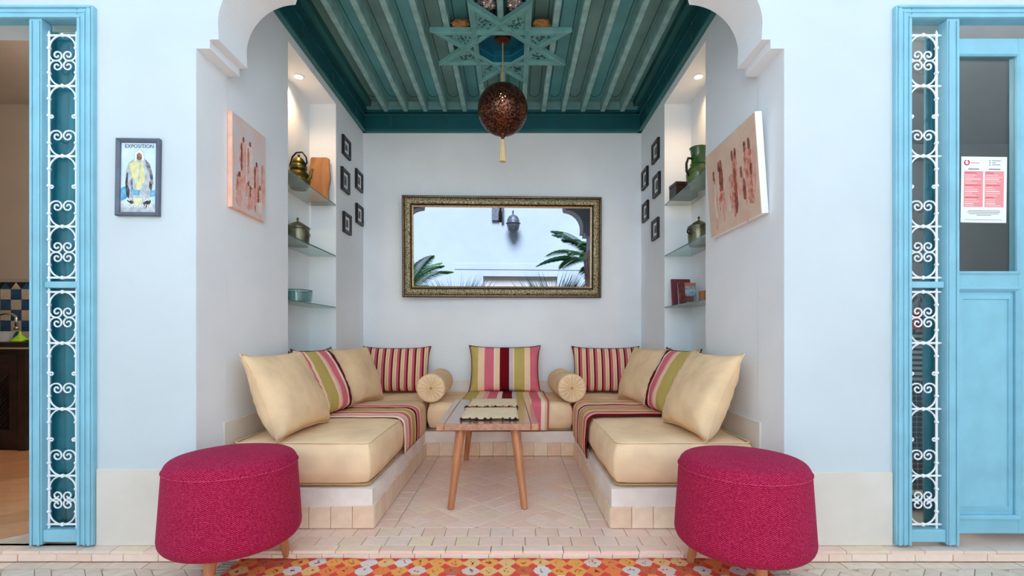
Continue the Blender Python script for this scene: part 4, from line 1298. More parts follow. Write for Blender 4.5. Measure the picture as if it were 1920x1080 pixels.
# lidded pots
def pot(x, y, z, r, h, lab, flute, mat, rz):
    t = thing('lidded_pot', lab, 'pot', (x, y, z), rz, 'tin pots on the second shelves')
    prof = [(0.001, 0), (r*.86, 0), (r*.9, .004), (r*.93, h*.15), (r*.98, h*.5), (r*.96, h*.92), (r, h*.95), (r, h)]
    MB().lathe(prof, 64, mod=(lambda q, zz, w: (q*(1+0.025*abs(math.cos(9*w)) if q > r*.8 and zz < h*.93 else q/q*1) if q*(1) else q, zz)) if flute else None).build('body', mat, t, smooth='auto')
    MB().lathe([(r*1.03, h), (r*1.04, h+.006), (r*.8, h+.018), (r*.45, h+.036), (r*.16, h+.046), (.006, h+.05), (.005, h+.058), (.009, h+.064), (.006, h+.072), (.001, h+.076)], 36).build('lid', mat, t, smooth='auto')
    for s in (-1, 1):
        MB().tube([(s*r*.97, 0, h*.88), (s*(r+.016), 0, h*.86), (s*(r+.02), 0, h*.7), (s*r*.97, 0, h*.62)], 0.0045, 8).build('handle', BLACK if flute else mat, t, smooth=True)
pot(-1.452, 3.2, SHZ[1], 0.076, 0.118, 'round tarnished tin pot with pointed lid on the shelf below the kettle', False, PEWTER, R(60))
pot(1.252, 3.2, SHZ[1], 0.070, 0.125, 'fluted tarnished tin pot with dark handle on the shelf below the jug', True, PEWTER, R(15))
# glass bowls
t = thing('glass_bowl', 'low clear glass bowl on the shelf below the tin pot', 'bowl', (-1.445, 3.17, SHZ[2]), 0)
MB().lathe([(0.001, 0.003), (0.08, 0.003), (0.092, 0.01), (0.098, 0.05), (0.099, 0.082), (0.095, 0.082), (0.094, 0.05), (0.088, 0.014), (0.001, 0.008)], 48).build('bowl', BOWLGL, t, smooth='auto')
MB().lathe([(0.097, 0.082), (0.1, 0.085), (0.097, 0.087), (0.094, 0.085)], 48, loop=True).build('rim', GEDGE, t, smooth=True)
tag(MB().box(-1.50, -1.345, 2.86, 3.16, SHZ[3], SHZ[3]+0.065).build('storage_box', DARKWOOD, None, bevel=0.006), 'dark flat wooden box low in the niche behind the large yellow cushion', 'box')
# green jug
t = thing('green_jug', 'green glazed jug with bulbous body and wide neck on the top shelf', 'jug', (1.25, 3.2, SHZ[0]), R(200))
MB().lathe([(0.001, 0), (0.045, 0), (0.048, 0.008), (0.06, 0.03), (0.078, 0.07), (0.082, 0.1), (0.072, 0.13), (0.055, 0.152), (0.05, 0.16)], 36).build('body', OLIVEGL, t, smooth='auto')
MB().lathe([(0.05, 0.16), (0.056, 0.166), (0.05, 0.175), (0.048, 0.22), (0.052, 0.262), (0.06, 0.276), (0.056, 0.28), (0.047, 0.262), (0.001, 0.25)], 36).build('neck', GREENGL, t, smooth='auto')
MB().tube([(0.05, 0, 0.2), (0.085, 0, 0.2), (0.1, 0, 0.16), (0.098, 0, 0.11), (0.078, 0, 0.08)], 0.008, 8).build('handle', BLACK, t, smooth=True)
t = thing('wooden_box', 'small dark wooden box beside the green jug', 'box', (1.205, 3.42, SHZ[0]), R(4))
MB().box(-0.058, 0.105, -0.06, 0.06, 0, 0.078).build('body', DARKWOOD, t, bevel=0.003)
MB().box(-0.060, 0.107, -0.062, 0.062, 0.080, 0.106).build('lid', DARKWOOD, t, bevel=0.004)
MB().box(0.014, 0.03, -0.068, -0.06, 0.068, 0.09).build('clasp', PEWTER, t)
# books
def book(x, y, z, w, h, d, rz, tilt, cover, lab, grp='books on the third shelf'):
    t = thing('book', lab, 'book', (x, y, z), 0, grp)
    t.rotation_euler = (R(-tilt), 0, R(rz))
    MB().box(-w/2+.002, w/2-.003, .002, d-.002, .003, h-.003).build('pages', PAPER, t)
    mb = MB().box(-w/2, w/2, 0, .002, 0, h).box(-w/2, w/2, d-.002, d, 0, h).box(-w/2, -w/2+.002, .002, d-.002, 0, h)
    c = mb.build('cover', cover, t)
    return t, c
t, c = book(1.222, 3.43, SHZ[2]+.001, .135, .195, .022, 3, 7, M('maroon_cover', (110, 42, 58), 0.5), 'maroon hardback book leaning behind the colourful guide book')
t, c = book(1.232, 3.345, SHZ[2]+.001, .125, .160, .016, -2, 9, M('guide_cover', (70, 120, 160), 0.4, col2=(180, 190, 176), vscale=26), 'colourful guide book with a blue and white cover on the third shelf')
MB().box(-.0615, .0615, -.0008, 0, .135, .158).build('title_band', M('cover_orange', (190, 110, 70), 0.4), t)
MB().box(-.045, .045, -.0008, 0, .02, .062).build('cover_photo', M('cover_photo', (150, 66, 58), 0.4, col2=(60, 60, 54), vscale=40), t)
MB().box(-.035, .05, -.0009, 0, .075, .112).build('cover_photo', M('cover_photo_sky', (206, 214, 214), 0.4, col2=(110, 150, 180), vscale=30), t)
t, c = book(1.19, 3.31, SHZ[2]+.001, .05, .158, .012, 24, 8, M('dark_cover', (58, 30, 34), 0.5, col2=(150, 60, 50), vscale=30), 'slim dark book half hidden beside the colourful guide book')
tag(MB().slab(rect(-.045, .045, -.03, .03), 0, .075, 0.004).build('wood_block', BOARDWOOD, None, loc=(1.265, 3.09, SHZ[2]+.001), rot=(0, 0, R(10)), bevel=0.003), 'small brown wooden block at the near end of the book shelf', 'block')

# ------------------------------------------------------------------ blue doors, sidelights and iron grilles
def profile_bar(mb, x0, x1, z0, z1, yf, yb, steps=((0.0, 0.010), (0.012, 0.0))):
    mb.box(x0, x1, yf, yb, z0, z1)
YFR = 1.978
BARS_U = [2.150, 1.936, 1.640, 1.343, 1.127]
BARS_D = [1.067, 0.851, 0.573, 0.291, 0.086]
def heart(sx):
    pts = []
    a, e = 0.0555, 0.055
    for i in range(0, 10):
        t = R(-90+90*i/9); pts.append((sx*a*math.cos(t), e+e*math.sin(t)))
    pts.append((sx*a, 0.07))
    cx, cz = 0.0235, 0.0845
    for i in range(0, 37):
        t = i/36; ang = 540*t
        rr = 0.0225*(1-t)**1.1+0.0045+0.005*max(0.0, 1-ang/75)
        pts.append((sx*(cx+rr*math.cos(R(ang))), cz+rr*math.sin(R(ang))))
    return pts
def ushape(sx):
    pts = []
    a, e = 0.0555, 0.055
    for i in range(0, 10):
        t = R(90-90*i/9); pts.append((sx*a*math.cos(t), -e+e*math.sin(t)))
    pts += [(sx*a, -0.09), (sx*a, -0.125)]
    for i in range(1, 12):
        ang = R(0-34*i); rr = 0.0085*(1-i/20)
        pts.append((sx*(a-0.0085+rr*math.cos(ang)), -0.128+rr*math.sin(ang)))
    return pts
def mk(pts, flip=1): return MB().tube([(x, 0, z*flip) for x, z in pts], 0.0034, 7).mesh('scroll', WHITEMETAL, True)
SCR = {}
for sx in (-1, 1):
    SCR['hu', sx] = mk(heart(sx)); SCR['hd', sx] = mk(heart(sx), -1); SCR['u', sx] = mk(ushape(sx))
BARM = MB().tube([(-0.083, 0, 0), (-0.072, 0, 0), (0.072, 0, 0), (0.083, 0, 0)], 0.0045, 8, radii=[0.001, 0.0048, 0.0048, 0.001]).mesh('bar', WHITEMETAL, 'auto')
COLLAR = MB().lathe([(0.001, -0.006), (0.006, -0.0055), (0.0085, -0.003), (0.0085, 0.003), (0.006, 0.0055), (0.001, 0.006)], 10).mesh('collar', WHITEMETAL, True)
def grille(x, zs, lab, grp):
    t = thing('iron_grille', lab, 'grille', (x, 2.005, 0), 0, grp)
    for s in (-1, 1):
        MB().tube([(s*0.0585, 0, zs[0]+0.022), (s*0.0585, 0, zs[0]+0.01), (s*0.0585, 0, zs[-1]-0.022)], 0.0045, 8, radii=[0.001, 0.0046, 0.0046]).build('rod', WHITEMETAL, t, smooth='auto')
    for z in zs: put('bar', BARM, t, (0, 0, z))
    for sx in (-1, 1):
        for z, kind in ((zs[0], 'hd'), (zs[1], 'hu'), (zs[1], 'u'), (zs[2], 'hu'), (zs[2], 'u'), (zs[3], 'hu'), (zs[3], 'hd'), (zs[4], 'hu')):
            put('scroll', SCR[kind, sx], t, (0, -0.001, z))
        for z in (zs[0]-.055, zs[1]+.055, zs[1]-.055, zs[1]-.125, zs[2]+.055, zs[2]-.055, zs[2]-.125, zs[3]+.055, zs[3]-.055, zs[4]+.055):
            put('collar', COLLAR, t, (sx*0.0575, -0.001, z))
    for z in zs: put('collar', COLLAR, t, (0, -0.002, z), (PI/2, 0, 0))
def door_frame(n, xo, s, lab):
    """xo = outer edge beside the alcove pier, s = direction away from the alcove"""
    root = struct(thing('door_%d' % n, lab, None, (0, 0, 0)))
    if 'category' in root: del root['category']
    def B(name, xa, xb, z0, z1, yf=YFR, yb=2.028, mat=BLUE, par=root, bev=0.004):
        a, b = sorted((xa, xb))
        return MB().box(a, b, yf, yb, z0, z1).build(name, mat, par, bevel=bev)
    jw = 0.065
    W2 = xo+s*1.2
    for base, dr in ((xo, s), (W2, -s)):
        B('jamb', base, base+dr*jw, 0.008, DZ)
        B('jamb_bead', base+dr*0.006, base+dr*0.020, 0.008, DZ-0.0165, YFR-0.008, YFR+.001)
        B('jamb_bead', base+dr*0.030, base+dr*0.036, 0.008, DZ-0.0345, YFR-0.004, YFR+.001, bev=.001)
        B('jamb_bead', base+dr*0.050, base+dr*0.062, 0.008, DZ-0.0565, YFR-0.007, YFR+.001)
        # mullion between sidelight and door
        m0 = base+dr*0.213
        B('mullion', m0, m0+dr*0.052, 0.008, 2.205)
        B('mullion_bead', m0+dr*0.004, m0+dr*0.014, 0.008, 2.195, YFR-0.006, YFR)
        B('mullion_bead', m0+dr*0.036, m0+dr*0.046, 0.008, 2.195, YFR-0.006, YFR)
        a, b = base+dr*jw, m0
        B('rail', a, b, 1.083, 1.110, YFR+0.012, 2.027)
        B('sill_rail', a, b, 0.018, 0.070, YFR+0.006, 2.027)
        for z0, z1 in ((1.110, 2.205), (0.070, 1.083)):
            x0, x1 = sorted((a, b))
            MB().box(x0, x1, 2.0215, 2.0245, z0, z1).build('pane', GLASS, root)
    a, b = sorted((xo, W2))
    B('head', a+.0652, b-.0652, 2.2055, DZ-.0005)
    B('head_bead', a+.006, b-.006, DZ-0.016, DZ-0.004, YFR-0.008, YFR+.001)
    B('head_bead', a+.03, b-.03, DZ-0.034, DZ-0.026, YFR-0.004, YFR+.001, bev=.001)
    B('head_bead', a+.05, b-.05, DZ-0.056, DZ-0.046, YFR-0.006, YFR+.001)
    return root
d1 = door_frame(1, DL0, -1, 'sky-blue wooden frame of the open kitchen doorway')
d2 = door_frame(2, DR0, 1, 'sky-blue wooden frame of the closed glazed door')
CURT = M('teal_curtain_cloth', (34, 166, 190), 0.85, var=0.12, vscale=8)
cu = thing('sidelight_curtain', 'teal curtain hanging behind the grille beside the kitchen doorway', 'curtain', (-1.90, 2.06, 0))
MB().grid(lambda u, v: ((u-.5)*.26, 0.010*math.sin(u*26+math.sin(v*5)), 0.05+v*2.14), 60, 12).build('cloth', CURT, cu, smooth=True, recalc=False).modifiers.new('solid', 'SOLIDIFY').thickness = 0.003
MB().tube([(-.135, 0, 2.196), (.135, 0, 2.196)], 0.004, 8).build('curtain_rod', WHITEMETAL, cu)
cu = thing('sidelight_curtain', 'narrow teal curtain drawn aside behind the grille beside the glazed door', 'curtain', (1.845, 2.085, 0))
MB().grid(lambda u, v: ((u-.5)*.07, 0.012*math.sin(u*18+math.sin(v*5)), 0.05+v*2.14), 30, 12).build('cloth', CURT, cu, smooth=True, recalc=False).modifiers.new('solid', 'SOLIDIFY').thickness = 0.003
MB().tube([(-.17, 0, 2.196), (.04, 0, 2.196)], 0.004, 8).build('curtain_rod', WHITEMETAL, cu)
GG = 'white iron grilles of the sidelights'
grille(-1.901, BARS_U, 'white scrolled iron grille above the rail beside the kitchen doorway', GG)
grille(-1.901, BARS_D, 'white scrolled iron grille below the rail beside the kitchen doorway', GG)
grille(1.730, BARS_U, 'white scrolled iron grille above the rail beside the glazed door', GG)
grille(1.730, BARS_D, 'white scrolled iron grille below the rail beside the glazed door', GG)
def leaf(par, x, y, rz, w, name='door_leaf'):
    """a narrow door leaf: glass above, raised panel below; local x from 0 to w, front at -y"""
    t = bpy.data.objects.new(name, None); COL.objects.link(t); t.parent = par; t.location = (x, y, 0); t.rotation_euler = (0, 0, rz)
    def B(nm, x0, x1, z0, z1, y0=0.0, y1=0.04, mat=BLUE, bev=0.003): return MB().box(x0, x1, y0, y1, z0, z1).build(nm, mat, t, bevel=bev)
    st = 0.035
    H = 2.155
    B('stile', 0, st, 0.035, H); B('stile', w-st, w, 0.035, H)
    B('top_rail', st, w-st, 2.085, H); B('lock_rail', st, w-st, 1.08, 1.15); B('bottom_rail', st, w-st, 0.035, 0.105)
    MB().frame(st-.004, w-st+.004, 1.146, 2.089, [(0, -.005), (0, .006), (.006, .008), (.012, .002), (.012, -.005)]).build('glazing_bead', BLUE, t)
    MB().box(st, w-st, 0.016, 0.020, 1.15, 2.085).build('pane', GLASS, t)
    B('panel', st, w-st, 0.105, 1.08, 0.014, 0.026)
    MB().frame(st-.01, w-st+.01, 0.095, 1.09, [(0, -.002), (0, .007), (.008, .009), (.018, -.004), (.018, -.012)]).build('panel_moulding', BLUE, t)
    MB().frame(st+.012, w-st-.012, 0.125, 1.06, [(0, -.013), (.02, -.008), (.022, -.013)]).build('panel_field', BLUE, t)
    return t
lw = 0.315
l1 = leaf(d2, DR0+0.266, 2.031, 0, 0.335)
l2 = leaf(d2, DR0+0.266+0.336, 2.031, 0, 0.335)
# left door stands open, leaves folded into the kitchen
leaf(d1, DL0-0.29, 2.10, R(93), 0.335)
leaf(d1, DL0-1.2+0.262, 2.435, R(-88), 0.335)
# notice taped inside the door glass
note = thing('paper_notice', 'white printed notice with two pink columns taped on the door glass', 'notice', (DR0+0.266+0.1645, 2.0445, 1.511), 0)
note.rotation_euler = (0, R(0.8), 0)
ns = MB().box(-0.0985, 0.0985, 0, 0.0005, -0.142, 0.142).build('sheet', PAPER, note)
NP = M('notice_pink', (238, 150, 154), 0.7); NR = M('notice_red', (214, 60, 76), 0.7); NG = M('notice_grey', (130, 134, 140), 0.7); NL = M('notice_pale', (250, 206, 200), 0.7)
def nb(x0, x1, z0, z1, mat, lev=1): MB().box(x0, x1, -0.0003*lev, 0, z0, z1).build('print', mat, ns)
nb(-.086, -.004, -.075, .080, NP); nb(.004, .086, -.075, .080, NP)
rn = random.Random(9)
for c0 in (-.082, .008):
    z = .073
    for i in range(17):
        L = rn.uniform(.03, .074)
        nb(c0, c0+L, z-.0028, z, NL if i % 3 else NR if i % 6 == 0 else W_T, 2); z -= .0088
nb(-.068, -.022, .086, .091, NG)
nb(.02, .07, .086, .091, NG)
MB().tube([(-.075+.010*math.cos(R(a)), -.0005, .116+.010*math.sin(R(a))) for a in range(110, 431, 20)], 0.0024, 6).build('print', NR, ns)
nb(-.058, -.02, .113, .117, NP); 
for i, (a, b) in enumerate(((.034, .072), (.034, .05), (.034, .07))): nb(a, b, .124-i*.009, .127-i*.009, NG)
for i in range(3): nb(.022, .027, .123-i*.009, .128-i*.009, NG)
for i, (a, b) in enumerate(((-.066, .07), (-.07, .072), (-.064, .066), (-.03, .034))): nb(a, b, -.092-i*.0065, -.0895-i*.0065, NG)
nb(-.08, .08, -.131, -.1292, NG)

# ------------------------------------------------------------------ kitchen seen through the open door
KX0, KX1, KY1, KZ = -5.4, -1.605, 4.3, 2.98
struct(MB().box(KX0, KX1, KY1, KY1+0.15, ZF, 3.1).build('wall_kitchen_back', KWALL), 'sand-coloured kitchen wall')
struct(MB().box(KX0-0.15, KX0, YF, KY1, ZF, 3.1).build('wall_kitchen_left', KWALL), 'sand-coloured kitchen wall')
struct(MB().box(KX0, KX1, YA, KY1, KZ, KZ+0.15).build('ceiling_kitchen', KWALL), 'kitchen ceiling')
struct(MB().box(KX0, XW0, YF, YA, ZF, 3.1).build('wall_kitchen_front', KWALL), 'kitchen wall beside the doorway')
fk = struct(MB().box(KX0, KX1, YF, KY1, ZF-0.1, -0.007).build('floor_kitchen', GROUT_D), 'kitchen floor of terracotta slabs')
s22 = 0.2
for i in range(-26, 0):
    for j in range(0, 26):
        cx = -1.6+(i+j % 2*.5)*s22*1.414; cy = 2.0+j*s22*.707
        if not (-4.6 < cx < -1.9 and 2.0 < cy < 3.75 and -1.28 < cx/cy < -0.92): continue
        h = s22*.707
        p = [(cx, cy-h), (cx+h, cy), (cx, cy+h), (cx-h, cy)]
        p = clip(p, 0, -1, -2.03)
        if len(p) > 2: tile_poly(shrink(p, .003), fk, KTILE, 'slab')
cab = thing('kitchen_cabinet', 'dark wooden kitchen cabinet with a lattice door seen through the doorway', 'cabinet', (-3.74, 3.65, 0))
MB().box(-1.5, 0.0, 0.02, 0.64, 0.0, 0.78).build('body', DARKWOOD, cab)
MB().box(-0.06, 0.0, -0.01, 0.03, 0.0, 0.78).build('post', DARKWOOD, cab)
for q in range(2):
    x1 = -0.07-q*0.5
    door = MB().frame(x1-0.46, x1, 0.1, 0.74, [(0, -.01), (0, .014), (.06, .014), (.06, -.01)], 0.01).build('door', DARKWOOD, cab)
    for i in range(14):
        for sg in (1, -1):
            x = x1-0.46+0.06+i*0.034-(0.1 if sg > 0 else -0.1)
            p0, p1 = Vector((x, 0.012, 0.16)), Vector((x+sg*0.52, 0.012, 0.68))
            xa, xb = x1-0.40, x1-0.06
            t0, t1 = 0.0, 1.0
            lo, hi = (xa-p0.x)/(p1.x-p0.x), (xb-p0.x)/(p1.x-p0.x)
            if lo > hi: lo, hi = hi, lo
            t0, t1 = max(t0, lo), min(t1, hi)
            if t1-t0 < 0.04: continue
            a, b = p0.lerp(p1, t0), p0.lerp(p1, t1)
            a.y -= 0.006*sg; b.y -= 0.006*sg
            MB().tube([a, b], 0.0055, 5).build('lattice_slat', DARKWOOD, door)
STONE = M('dark_stone', (34, 32, 32), 0.25)
tag(MB().box(-5.39, -3.70, 3.62, 4.29, 0.795, 0.835).build('worktop', STONE, None, bevel=0.006), 'black stone worktop on the dark kitchen cabinet', 'worktop')
tag(MB().box(-5.25, -3.715, 3.625, 4.28, 0.781, 0.794).build('worktop_edging', M('pale_edging', (196, 176, 156), 0.6), None), 'pale edging strip under the black worktop', 'edging')
MB().box(0.002, 0.03, 0.03, 0.62, 0.12, 0.76).build('end_panel', MAROON, cab)
TB = M('blue_glazed_tile', (26, 92, 146), 0.25, var=0.25, vscale=12); TW = M('cream_glazed_tile', (216, 202, 184), 0.25, var=0.08, vscale=12); TK = M('black_glazed_tile', (20, 26, 34), 0.25)
splash = struct(MB().box(-5.2, -4.0, KY1-0.008, KY1-0.001, 0.835, 1.40).build('wall_kitchen_splashback', M('pale_grout', (176, 168, 160), 0.9)), 'blue and cream chequered tile splashback')
ts = 0.0955
sq = {m: MB().slab(rect(-ts/2+.002, ts/2-.002, -ts/2+.002, ts/2-.002), 0, .008, .002, lambda a, b, c: (a, -c, b)).mesh('tile', m) for m in (TB, TW)}
for i in range(9):
    for j in range(5):
        x = -4.345+0.048-i*ts+0.0955; z = 0.855+ts*j+0.02
        put('tile', sq[TB if (i+j) % 2 else TW], splash, (x, KY1-0.008, z))
    z0 = 0.875+ts*4.5
    a = -4.345+0.048-i*ts+0.0955
    MB().slab([(a-ts/2+.002, z0), (a+ts/2-.002, z0), (a, z0+.06)], 0, .008, .001, lambda q, b, c: (q, KY1-0.008-c, b)).build('tile', TW if i % 2 else TB, splash)
    MB().slab([(a-ts+.003, z0+.062), (a-ts/2, z0+.004), (a-.003, z0+.062)], 0, .008, .001, lambda q, b, c: (q, KY1-0.008-c, b)).build('tile', TK, splash)
t = thing('kitchen_tap', 'chrome swan-neck tap at the kitchen sink', 'tap', (-4.46, 4.1, 0.836))
MB().lathe([(0.028, 0), (0.028, 0.012), (0.018, 0.02), (0.015, 0.06), (0.001, 0.06)], 20).build('base', CHROME, t, smooth='auto')
MB().tube([(0, 0, 0.05), (0, 0, 0.19)] + [(0.11-0.11*math.cos(R(a)), -0.05*a/180, 0.19+0.05*math.sin(R(a))) for a in range(15, 181, 15)] + [(0.222, -0.05, 0.12)], 0.011, 10).build('spout', CHROME, t, smooth=True)
MB().lathe([(0.017, 0.0), (0.019, 0.02), (0.001, 0.024)], 14, (0.222, -0.05, 0.1)).build('nozzle', CHROME, t, smooth=True)
t = thing('plastic_tub', 'pale plastic tub on the kitchen worktop', 'tub', (-4.17, 3.86, 0.836))
MB().lathe([(0.001, 0), (0.06, 0), (0.085, 0.075), (0.09, 0.077), (0.09, 0.082), (0.083, 0.08), (0.058, 0.006), (0.001, 0.006)], 32).build('bowl', M('frosted_plastic', (206, 206, 214), 0.4), t, smooth='auto')
t = thing('green_funnel', 'lime green plastic funnel upside down on the worktop', 'funnel', (-4.02, 3.87, 0.836))
LIME = M('lime_plastic', (158, 208, 30), 0.4)
MB().lathe([(0.058, 0), (0.06, 0.004), (0.012, 0.055), (0.007, 0.085), (0.004, 0.085), (0.008, 0.053), (0.052, 0.004)], 24, loop=True).build('cone', LIME, t, smooth='auto')
MB().lathe([(0.058, 0), (0.062, 0.002), (0.058, 0.005)], 24, loop=True).build('rim', LIME, t, smooth=True)
wadm = bpy.data.meshes.new('cloth')
t = thing('dish_cloth', 'crumpled lime green dish cloth on the edge of the worktop', 'cloth', (-3.93, 3.9, 0.836))
MB().grid(lambda u, v: ((u-.5)*.13, (v-.5)*.11, 0.012+0.035*math.sin(u*PI)*math.sin(v*PI)*(0.6+0.8*abs(noise.noise(Vector((u*4, v*4, 3)))))), 16, 16).build('cloth', LIME, t, smooth=True)
lk = bpy.data.lights.new('added_kitchen_lamp', 'POINT'); lk.energy = 34; lk.color = (1.0, 0.88, 0.74); lk.shadow_soft_size = 0.12  # added source, hidden from the camera, to brighten the kitchen
kl = thing('added_kitchen_lamp', 'white globe lamp added out of view on the ceiling to light the kitchen', 'lamp', (-2.35, 3.3, KZ))
MB().lathe([(0.001, -0.2), (0.06, -0.185), (0.09, -0.14), (0.09, -0.09), (0.05, -0.04), (0.05, 0), (0.001, 0)], 24).build('globe', M('added_globe_glow', (255, 226, 190), 0.3, emit=3.0), kl, smooth='auto')
lo = bpy.data.objects.new('added_kitchen_lamp_light', lk); COL.objects.link(lo); lo.parent = kl; lo.location = (0, 0, -0.32)

# ------------------------------------------------------------------ room behind the glazed door
RX0, RX1, RY1 = XR+0.27, 4.6, 4.3
struct(MB().box(RX0, RX1, RY1, RY1+0.15, ZF, 3.1).build('wall_side_room_back', ROOMGREY), 'grey wall of the room behind the glazed door')
struct(MB().box(RX1, RX1+0.15, YF, RY1, ZF, 3.1).build('wall_side_room_right', ROOMGREY), 'grey wall of the room behind the glazed door')
struct(MB().box(RX0, RX1, YA, RY1, 2.62, 2.77).build('ceiling_side_room', ROOMGREY), 'ceiling of the room behind the glazed door')
struct(MB().box(XW1, RX1, YF, YA, ZF, 3.1).build('wall_side_room_front', ROOMGREY), 'wall beside the glazed door')
struct(MB().box(RX0, RX1, YF, RY1, ZF-0.1, -0.006).build('floor_side_room', TILE), 'floor of the room behind the glazed door')
rl = thing('added_side_room_lamp', 'white globe lamp added out of view on the ceiling to light the room behind the glazed door', 'lamp', (1.75, 3.1, 2.62))  # unseen lamp added so the dark side room gets light
MB().lathe([(0.001, -0.2), (0.06, -0.185), (0.09, -0.14), (0.09, -0.09), (0.05, -0.04), (0.05, 0), (0.001, 0)], 24).build('globe', bpy.data.materials['added_globe_glow'], rl, smooth='auto')
ll_ = bpy.data.lights.new('added_side_room_lamp', 'POINT'); ll_.energy = 24; ll_.color = (1.0, 0.92, 0.84); ll_.shadow_soft_size = 0.1
lo = bpy.data.objects.new('added_side_room_lamp_light', ll_); COL.objects.link(lo); lo.parent = rl; lo.location = (0, 0, -0.32)
rack = thing('coat_stand', 'dark metal coat stand behind the sidelight grille', 'coat stand', (2.085, 2.50, 0))
MB().tube([(0, 0.03, 0.0), (0, 0.03, 1.12)], 0.012, 10).build('pole', BLACK, rack)
MB().lathe([(0.13, 0), (0.13, 0.012), (0.02, 0.03), (0.012, 0.03)], 24, (0, 0.03, 0)).build('base', BLACK, rack, smooth='auto')
MB().tube([(0, 0.03, 1.08), (0, -0.02, 1.06), (0, -0.05, 1.085)], 0.006, 8).build('hook', BLACK, rack, smooth=True)
STR_BW = stripes('black_white_stripes', [(0, (228, 228, 226)), (.55, (30, 32, 38))], repeat=9)
def plaid():
    m, nt, b = new_mat('plaid')
    tc = nt.nodes.new('ShaderNodeTexCoord')
    sp = nt.nodes.new('ShaderNodeSeparateXYZ'); nt.links.new(tc.outputs['Object'], sp.inputs[0])
    outs = []
    for ax in ('X', 'Z'):
        w = nt.nodes.new('ShaderNodeMath'); w.operation = 'MULTIPLY'; w.inputs[1].default_value = 38; nt.links.new(sp.outputs[ax], w.inputs[0])
        f = nt.nodes.new('ShaderNodeMath'); f.operation = 'FRACT'; nt.links.new(w.outputs[0], f.inputs[0])
        g = nt.nodes.new('ShaderNodeMath'); g.operation = 'GREATER_THAN'; g.inputs[1].default_value = 0.8; nt.links.new(f.outputs[0], g.inputs[0]); outs.append(g.outputs[0])
    a = nt.nodes.new('ShaderNodeMath'); a.operation = 'ADD'; nt.links.new(outs[0], a.inputs[0]); nt.links.new(outs[1], a.inputs[1])
    rp = ramp_node(nt, [(0, (44, 52, 76)), (.5, (150, 156, 170)), (1, (224, 226, 230))])
    h = nt.nodes.new('ShaderNodeMath'); h.operation = 'MULTIPLY'; h.inputs[1].default_value = .5; nt.links.new(a.outputs[0], h.inputs[0])
    nt.links.new(h.outputs[0], rp.inputs['Fac']); nt.links.new(rp.outputs['Color'], b.inputs['Base Color']); b.inputs['Roughness'].default_value = .95
    return m
def drape(mb, cx, cy, z0, z1, rx, ry, folds, seed, taper=0.75):
    """hanging cloth: a flattened tube with vertical folds, gathered at the top"""
    prof = [(1.0, z0)] + [(1-(1-taper)*i/14+0.06*math.sin(i*0.9+seed), z0+(z1-z0)*i/14) for i in range(1, 14)] + [(taper*.6, z1)]
    vs = []; uv = []; n = 48
    for j, (s, z) in enumerate(prof):
        for k in range(n):
            w = 2*PI*k/n
            f = 1+0.13*math.cos(folds*w+seed+z*2)+0.06*noise.noise(Vector((w*2, z*5, seed)))
            vs.append((cx+rx*s*f*math.cos(w), cy+ry*s*f*math.sin(w), z)); uv.append((j/14, k/n))
    fs = [(j*n+k, j*n+(k+1) % n, (j+1)*n+(k+1) % n, (j+1)*n+k) for j in range(len(prof)-1) for k in range(n)]
    fs += [tuple(range(n-1, -1, -1)), tuple((len(prof)-1)*n+k for k in range(n))]
    mb.add(vs, fs, uv); return mb
t = thing('tote_bag', 'black and white striped tote bag hanging behind the sidelight grille', 'bag', (2.045, 2.40, 0.0))
drape(MB(), 0, 0, 0.66, 0.90, 0.075, 0.035, 5, 1.0, .8).build('bag', STR_BW, t, smooth='auto')
MB().tube([(0.03, 0, 0.89), (0.045, 0, 0.95), (0.035, 0.0, 1.04), (0.03, 0.02, 1.078), (0.01, 0.0, 1.04), (-0.01, 0, 0.95), (-0.02, 0, 0.89)], 0.006, 8).build('strap', M('navy_strap', (30, 44, 66), .8), t, smooth=True)
tag(drape(MB(), 2.03, 2.345, 0.915, 1.01, 0.07, 0.05, 4, 3.0, .6).build('red_cap', M('red_cotton', (206, 36, 50), .9), None, smooth='auto'), 'red cloth cap above the striped tote bag behind the grille', 'cap')
tag(drape(MB(), 2.075, 2.44, 0.10, 0.655, 0.085, 0.04, 5, 5.0, .8).build('plaid_trousers', plaid(), None, smooth='auto'), 'navy plaid trousers hanging below the striped tote bag', 'trousers')

